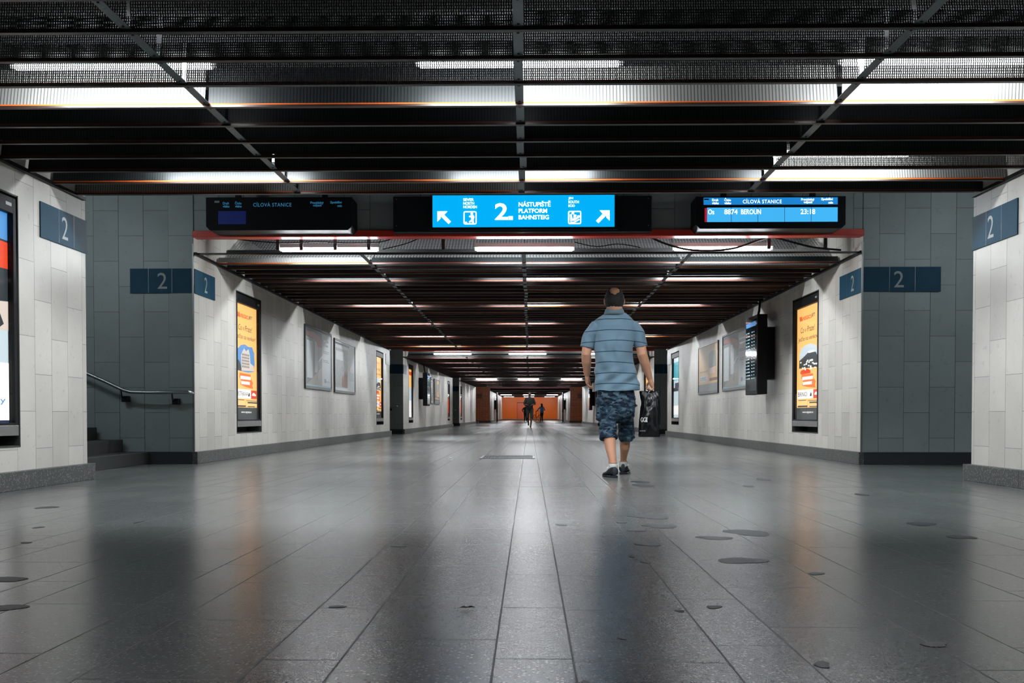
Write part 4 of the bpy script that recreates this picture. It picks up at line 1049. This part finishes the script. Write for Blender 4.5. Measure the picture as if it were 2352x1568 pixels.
# socks and sneakers
def foot(ank, heel, toe, tag_):
    d = (toe-heel); L = d.length; d.normalize(); s = Vector((d.y, -d.x, 0))
    sk = MB().loft([Vector((ank.x, ank.y, ank.z-.075)), Vector((ank.x, ank.y, ank.z-.03)), Vector((ank.x, ank.y, ank.z-.004))], [(.043, .050), (.040, .045), (.041, .045)], seg=20, cap=False)
    o = sk.build('sock', SOCK, None, smooth=True); m_ = o.modifiers.new('s', 'SOLIDIFY'); m_.thickness = .004; local(o, man)
    local(MB().loft([Vector((ank.x, ank.y, ank.z-.007)), Vector((ank.x, ank.y, ank.z-.003))], [(.0425, .0465), (.0425, .0465)], seg=20, cap=False).build('sock_band', SOCKB, None, smooth=True), man)
    # upper: rings along the foot, flat underneath
    st = [(-.02, .030, .075), (.04, .043, .100), (.14, .047, .106), (.28, .045, .098), (.42, .044, .080), (.58, .047, .058), (.74, .049, .050), (.88, .044, .044), (.96, .032, .038), (1.0, .016, .032)]
    up = MB(); seg = 20; vs = []
    for t, w_, h_ in st:
        c = heel + d*L*t
        for k in range(seg):
            q = 2*PI*k/seg; xx = w_*math.cos(q); zz = h_*.5+h_*.5*math.sin(q) if math.sin(q) > 0 else .022+(h_*.5-.022)*(1+math.sin(q))
            if math.sin(q) > 0: zz = h_*.5+(h_*.5)*math.sin(q)**.9
            vs.append(c+s*xx+Vector((0, 0, zz)))
    fs = [(i*seg+k, i*seg+(k+1) % seg, (i+1)*seg+(k+1) % seg, (i+1)*seg+k) for i in range(len(st)-1) for k in range(seg)]
    fs += [tuple(range(seg)), tuple(range(len(st)*seg-1, (len(st)-1)*seg-1, -1))]
    up.add(vs, fs)
    sh_ = up.build('sneaker', SHOE, None, smooth=True); sm = sh_.modifiers.new('s', 'SUBSURF'); sm.levels = sm.render_levels = 2
    local(sh_, man)
    so = MB(); out = []
    for t, w_ in [(0, .0), (.0, .028), (.06, .040), (.2, .043), (.42, .041), (.62, .049), (.78, .051), (.92, .042), (1.0, .020), (1.015, 0)]: out.append((t, w_))
    ring = [heel+d*L*t+s*w_ for t, w_ in out] + [heel+d*L*t-s*w_ for t, w_ in out[-2:0:-1]]
    n = len(ring); vs = [(p.x, p.y, 0.0) for p in ring]+[(p.x, p.y, .020) for p in ring]
    so.add(vs, [tuple(range(n-1, -1, -1)), tuple(range(n, 2*n))]+[(i, (i+1) % n, (i+1) % n+n, i+n) for i in range(n)])
    o = so.build('sole', SOLE, None, bevel=.005); local(o, man)
    # heel tab, collar and laces
    hb_ = MB().loft([heel+d*.004+Vector((0, 0, .028)), heel-d*.004+Vector((0, 0, .06)), heel-d*.002+Vector((0, 0, .095))], [(.018, .009), (.022, .009), (.014, .007)], side=s, seg=14)
    local(hb_.build('heel_tab', SHTAB, None, smooth=True), man)
    lc = MB(); p = heel+d*L*.34+Vector((0, 0, .082))
    lc.loft([p, p+s*.03+Vector((0, 0, .02)), p+s*.045+Vector((0, 0, .005)), p+s*.02]+[p-s*.028+Vector((0, 0, .018)), p-s*.044+Vector((0, 0, .002))], [.0022]*6, seg=6)
    local(lc.build('shoelace', SOCK, None, smooth=True), man)
foot(Vector((al_.x, al_.y, al_.z)), Vector((A(1411.5, 1097, 9.69).x, 9.68, 0)), Vector((A(1391, 1090, 9.93).x, 9.93, 0)), 'l')
foot(Vector((ar_.x, ar_.y, ar_.z)), Vector((A(1431, 1088, 10.26).x, 10.26, 0)), Vector((A(1437.5, 1085, 10.53).x, 10.53, 0)), 'r')

# carrier bag
BAGM = M('black_glossy_plastic_bag', (.006, .006, .008), .24, spec=.5)
hk = pr+Vector((-.018, 0, -.034))
bg = empty('carrier_bag', (A(1492, 1003, 10.0).x, 10.0, A(1492, 1003, 10.0).z), 0, 'black glossy plastic carrier bag with white letters held by the walking man', 'bag')
rows = [(1003, 1467.5, 1514.5, .045), (1000, 1466.5, 1516, .060), (985, 1466.5, 1517, .066), (962, 1468, 1517, .062), (940, 1470.5, 1516, .052), (923, 1472.5, 1515, .040), (910, 1470, 1515.5, .026), (903, 1468.6, 1516, .014), (898.5, 1468, 1516, .004)]
b = MB(); seg = 72; vs = []
for i in range(len(rows)-1):
    for t in range(4):
        r0, r1 = rows[i], rows[i+1]; q = t/4; py = lerp(r0[0], r1[0], q); xa = lerp(r0[1], r1[1], q); xb = lerp(r0[2], r1[2], q); dd = lerp(r0[3], r1[3], q)
        L_, R_ = A(xa, py, 10.0), A(xb, py, 10.0); c = (L_+R_)/2; w_ = (R_.x-L_.x)/2
        for k in range(seg):
            a = 2*PI*k/seg; cx = math.copysign(abs(math.cos(a))**.8, math.cos(a))
            p = Vector((c.x+w_*cx, 10.0+dd*math.sin(a), c.z))
            fold = abs(math.sin((p.x-hk.x)*90/(.6+6*abs(p.z-hk.z))+2*noise.noise(p*9)))
            amp = .010*min(1, dd/.03)
            p.y += math.copysign(1, math.sin(a))*(-amp*fold+amp*.9*noise.noise(p*22)); p.x += .003*noise.noise(p*30); p.z += .004*noise.noise(p*20)
            if i == len(rows)-2: p.z += .012*t/4*abs(math.sin((p.x-c.x)*22))
            vs.append(p)
N = len(vs)//seg
fs = [(i*seg+k, i*seg+(k+1) % seg, (i+1)*seg+(k+1) % seg, (i+1)*seg+k) for i in range(N-1) for k in range(seg)]
b.add(vs, fs+[tuple(range(seg-1, -1, -1)), tuple((N-1)*seg+k for k in range(seg))])
o = b.build('bag_body', BAGM, None, smooth=True); local(o, bg)
for s in (-1, 1):
    tp = A(1487, 902, 10.0); tq = A(1503, 901, 10.0)
    hbm = MB().loft([tp+Vector((0, s*.006, -.03)), tp+Vector((.01, s*.006, .005)), hk+Vector((-.004, s*.03, -.006)), hk+Vector((.004, -s*.0, -.002)), tq+Vector((-.006, s*.006, .0)), tq+Vector((0, s*.006, -.03))], [(.012, .002), (.008, .002), (.005, .004), (.005, .004), (.008, .002), (.012, .002)], seg=8)
    local(hbm.build('handle', BAGM, None, smooth=True), bg)
hz = MB().loft([A(1488, 905, 9.985), A(1490.5, 900, 9.97), A(1493, 897, 9.965)], [.003, .004, .003], seg=8)
local(hz.build('handle_label', PW, None, smooth=True), bg)
LET = M('bag_print_white', (.8, .8, .8), .35)
base = A(1471, 969, 9.91)
for s_, dx, w_ in (('G', 1.0, 5.0), ('G', 6.4, 6.4), ('I', 13.2, 2.6)):
    t = text('bag_lettering', s_, LET, None, base.x+dx/kB, base.z, w=w_/kB, h=10.5/kB, y=9.922, bold=.01)
    local(t, bg)
sb = MB()
for zz in (0, 9.6): sb.box(base.x+12.2/kB, base.x+16.8/kB, 9.921, 9.9235, base.z+zz/kB, base.z+(zz+.9)/kB)
local(sb.build('bag_lettering', LET, None), bg)
wb = MB()
for i in range(6): wb.box(base.x-.004+.0095*i, base.x-.004+.0095*i+.005, 9.921, 9.923, A(1471, 990.5, 9.91).z, A(1471, 988, 9.91).z)
local(wb.build('bag_small_print', PG, None), bg)

# ---- simpler figures in the distance
def figure(name, loc, rz, H, label, mats, arms, legs, hair='short', lean=0, items=None, voxel=.011):
    r = empty(name, loc, rz, label, 'person'); k = H/1.75
    V = lambda x, y, z: Vector((x*k, y*k, z*k))
    skin, top, bot, shoe, hairm = mats
    b = MB(); ln = lean
    b.ell(V(0, ln+.01, 1.635), (.078*k, .095*k, .115*k)); b.loft([V(0, ln*.9, 1.42), V(0, ln, 1.56)], [.06*k, .055*k], seg=14)
    b.loft([V(0, ln+.09, 1.63), V(0, ln+.115, 1.615)], [.010*k, .012*k], seg=8)
    for s in (-1, 1): b.ell(V(s*.079, ln, 1.63), (.01*k, .018*k, .03*k), seg=10, rings=8)
    b.loft([V(0, 0, .95), V(0, ln*.5, 1.2), V(0, ln*.9, 1.4)], [(.13*k, .09*k), (.12*k, .085*k), (.14*k, .07*k)], seg=18)
    for s, (el_, wr_) in zip((-1, 1), arms):
        S = V(s*.185, ln*.9, 1.40); E_ = V(*el_); W_ = V(*wr_)
        b.loft([S, E_, lerp(E_, W_, .6), W_], [.045*k, .04*k, .034*k, .026*k], seg=12)
        dv = (W_-E_).normalized()
        b.loft([W_, W_+dv*.075*k], [(.028*k, .02*k), (.036*k, .018*k)], seg=10)
        for q in (-.024, -.008, .008, .024): b.loft([W_+dv*.07*k+Vector((q*k, 0, 0)), W_+dv*.12*k+Vector((q*k, .01, -.005)), W_+dv*.145*k+Vector((q*k, .02, -.012))], [.009*k, .0085*k, .007*k], seg=6)
        b.loft([W_+dv*.02*k+Vector((-s*.02*k, 0, 0)), W_+dv*.07*k+Vector((-s*.05*k, .01, 0))], [.011*k, .008*k], seg=6)
    for s, (kn, an) in zip((-1, 1), legs):
        b.loft([V(s*.09, 0, .92), V(*kn), lerp(V(*kn), V(*an), .4), V(*an)], [(.085*k, .09*k), (.055*k, .058*k), (.052*k, .055*k), (.035*k, .038*k)], seg=14)
    o = fuse(b, 'body', skin, r, voxel=voxel, smooth=4)
    b = MB()
    b.loft([V(0, 0, .88), V(0, ln*.3, 1.02), V(0, ln*.6, 1.22), V(0, ln*.9, 1.38), V(0, ln*.95, 1.45)], [(.175*k, .12*k), (.165*k, .12*k), (.175*k, .125*k), (.185*k, .11*k), (.10*k, .08*k)], seg=22, pw=2.3)
    for s, (el_, wr_) in zip((-1, 1), arms):
        S = V(s*.165, ln*.9, 1.39); E_ = V(*el_)
        if bot[1] == 'long': W_ = V(*wr_); b.loft([S, E_, W_], [.068*k, .055*k, .04*k], seg=14)
        else: b.loft([S, lerp(S, E_, .75)], [.07*k, .062*k], seg=14)
    fuse(b, 'shirt' if bot[1] != 'long' else 'jacket', top, r, voxel=voxel, smooth=3)
    b = MB(); b.loft([V(0, 0, .85), V(0, 0, 1.0)], [(.165*k, .115*k), (.155*k, .11*k)], seg=20)
    for s, (kn, an) in zip((-1, 1), legs):
        kn_, an_ = V(*kn), V(*an)
        if bot[2] == 'short': b.loft([V(s*.09, 0, .90), lerp(V(s*.09, 0, .9), kn_, .9), kn_+Vector((0, 0, -.04))], [.10*k, .078*k, .080*k], seg=16)
        else: b.loft([V(s*.085, 0, .90), kn_, an_+Vector((0, 0, .01))], [.10*k, .07*k, .055*k], seg=16)
    fuse(b, 'shorts' if bot[2] == 'short' else 'trousers', bot[0], r, voxel=voxel, smooth=3)
    for s, (kn, an) in zip((-1, 1), legs):
        a = V(*an); bb = MB(); z0 = max(0.0, a.z-.085*k)
        bb.loft([Vector((a.x, a.y-.06*k, z0+.042*k)), Vector((a.x, a.y+.02*k, z0+.045*k)), Vector((a.x, a.y+.17*k, z0+.030*k))], [(.04*k, .042*k), (.044*k, .045*k), (.036*k, .028*k)], seg=14)
        bb.build('shoe', shoe, r, smooth=True)
    bb = MB(); 
    if hair == 'long':
        bb.ell(V(0, ln-.025, 1.67), (.092*k, .10*k, .10*k)); bb.loft([V(0, ln-.05, 1.68), V(0, ln-.08, 1.55), V(0, ln-.085, 1.36)], [(.09*k, .06*k), (.10*k, .05*k), (.07*k, .03*k)], seg=14)
    else: bb.ell(V(0, ln-.008, 1.665), (.085*k, .10*k, .10*k))
    bb.build('hair', hairm, r, smooth=True)
    return r, V
DT = M('charcoal_tshirt', (.006, .008, .008), .85); DSH = M('dark_green_grey_shorts', (.014, .021, .020), .8); DSHOE = M('black_shoe', (.012, .012, .012), .5)  # dark clothes; the shirt is taken near black for the silhouette
p51 = at(1216.5, 980, 51.0)
wk, Vw = figure('person', (p51.x, 51.0, 0), PI, 1.74, 'man in dark T-shirt and knee-length shorts walking towards the camera down the passage',
    (SKIND, DT, (DSH, 'tee', 'short'), DSHOE, HAIR), [((-.27, .02, 1.12), (-.06, .22, 1.10)), ((.27, .02, 1.12), (.06, .22, 1.08))], [((-.10, .10, .50), (-.05, .20, .085)), ((.10, .02, .52), (.06, -.28, .17))])
cm = tag(MB().box(-.06, .06, -.04, .04, -.04, .045).build('camera', BLACKP, bevel=.008), 'small dark camera held at the chest of the walking man in shorts', 'camera')
cm.name = 'handheld_camera'; cm.location = (p51.x, 51.0-.30, 1.13)
tb = MB().loft([(0, -.04, 0), (0, -.09, 0)], [.028, .028], seg=16, cap=False); l_ = tb.build('lens', BLACKM, cm, smooth=True)
JB = M('bright_blue_jacket', (.05, .22, .48), .6); JD = M('dark_teal_jacket', (.015, .05, .07), .7); TB = M('black_trousers', (.010, .010, .012), .7)
pg_ = at(1244.5, 966, 100)
figure('person', (pg_.x, 100, 0), .25, 1.72, 'woman with long hair in bright blue jacket and black trousers pushing a bicycle', (SKIN, JB, (TB, 'long', 'long'), M('tan_shoe', (.35, .2, .12), .6), HAIR),
    [((-.33, .12, 1.18), (-.42, .30, 1.02)), ((.30, -.02, 1.14), (.10, .22, 1.02))], [((-.07, .10, .50), (-.10, .02, .09)), ((.09, .14, .50), (.12, .20, .09))], hair='long', lean=.06)
pl_ = at(1207, 966, 101)
figure('person', (pl_.x, 101, 0), 0, 1.66, 'person in dark jacket mostly hidden behind the man walking towards the camera', (SKIN, JD, (TB, 'long', 'long'), DSHOE, HAIR),
    [((-.32, .0, 1.14), (-.24, .16, .98)), ((.30, .0, 1.14), (.16, .14, .98))], [((-.08, .06, .5), (-.10, .0, .09)), ((.08, .1, .5), (.10, .15, .09))], lean=.03)
# bicycle
bc = at(1233.5, 966, 99.6)
bk = empty('bicycle', (bc.x, 99.4, 0), math.radians(64), 'dark bicycle pushed by the woman in the blue jacket', 'bicycle')
def torus(c, R, r, seg=40, s2=8):
    b = MB(); vs = []
    for i in range(seg):
        a = 2*PI*i/seg
        for j in range(s2):
            q = 2*PI*j/s2; vs.append((c[0]+(R+r*math.cos(q))*math.cos(a), c[1]+r*math.sin(q), c[2]+(R+r*math.cos(q))*math.sin(a)))
    return b.add(vs, [(i*s2+j, ((i+1) % seg)*s2+j, ((i+1) % seg)*s2+(j+1) % s2, i*s2+(j+1) % s2) for i in range(seg) for j in range(s2)])
for cx in (-.52, .52):
    wb = torus((cx, 0, .34), .322, .018)
    for k in range(12):
        a = 2*PI*k/12; wb.loft([(cx, 0, .34), (cx+.32*math.cos(a), 0, .34+.32*math.sin(a))], [.002, .002], side=Y_, seg=4)
    wb.loft([(cx, -.04, .34), (cx, .04, .34)], [.02, .02], seg=10)
    wb.build('wheel', BLACKM, bk, smooth=True)
fb = MB(); BB = (-.08, 0, .30); ST = (-.22, 0, .80); HD = (.36, 0, .84); HL = (.40, 0, .66); RW = (-.52, 0, .34); FW = (.52, 0, .34)
for a_, c_ in ((BB, ST), (ST, HD), (BB, HL), (BB, RW), (ST, RW), (HD, HL), (HL, FW)): fb.loft([a_, c_], [.018, .018], side=Y_, seg=8)
fb.build('frame', BLACKM, bk, smooth=True)
MB().loft([(-.34, 0, .92), (-.22, 0, .93), (-.10, 0, .925)], [(.07, .02), (.05, .022), (.02, .015)], side=Y_, seg=12).loft([(-.22, 0, .80), (-.23, 0, .92)], [.014, .014], seg=8).build('saddle', BLACKP, bk, smooth=True)
MB().loft([(.30, -.29, 1.02), (.36, -.12, 1.03), (.37, 0, 1.0), (.36, .12, 1.03), (.30, .29, 1.02)], [.014]*5, seg=8).loft([(.36, 0, .84), (.37, 0, 1.0)], [.014, .014], seg=8).build('handlebar', BLACKM, bk, smooth=True)


# ------------------------------------------------------------------ world, view
w = bpy.data.worlds.new('world'); SC.world = w; w.use_nodes = True
w.node_tree.nodes['Background'].inputs[0].default_value = (.5, .65, .8, 1); w.node_tree.nodes['Background'].inputs[1].default_value = .004
SC.view_settings.view_transform = 'Standard'; SC.view_settings.look = 'None'; SC.view_settings.exposure = .12; SC.view_settings.gamma = 1; SC.view_settings.use_curve_mapping = False
cy = SC.cycles
cy.use_denoising = True; cy.max_bounces = 4; cy.diffuse_bounces = 2; cy.glossy_bounces = 2; cy.transparent_max_bounces = 6; cy.transmission_bounces = 2
cy.sample_clamp_indirect = 4; cy.sample_clamp_direct = 18; cy.light_sampling_threshold = .03; cy.caustics_reflective = False; cy.caustics_refractive = False
cy.use_adaptive_sampling = True; cy.adaptive_threshold = .09; cy.adaptive_min_samples = 16
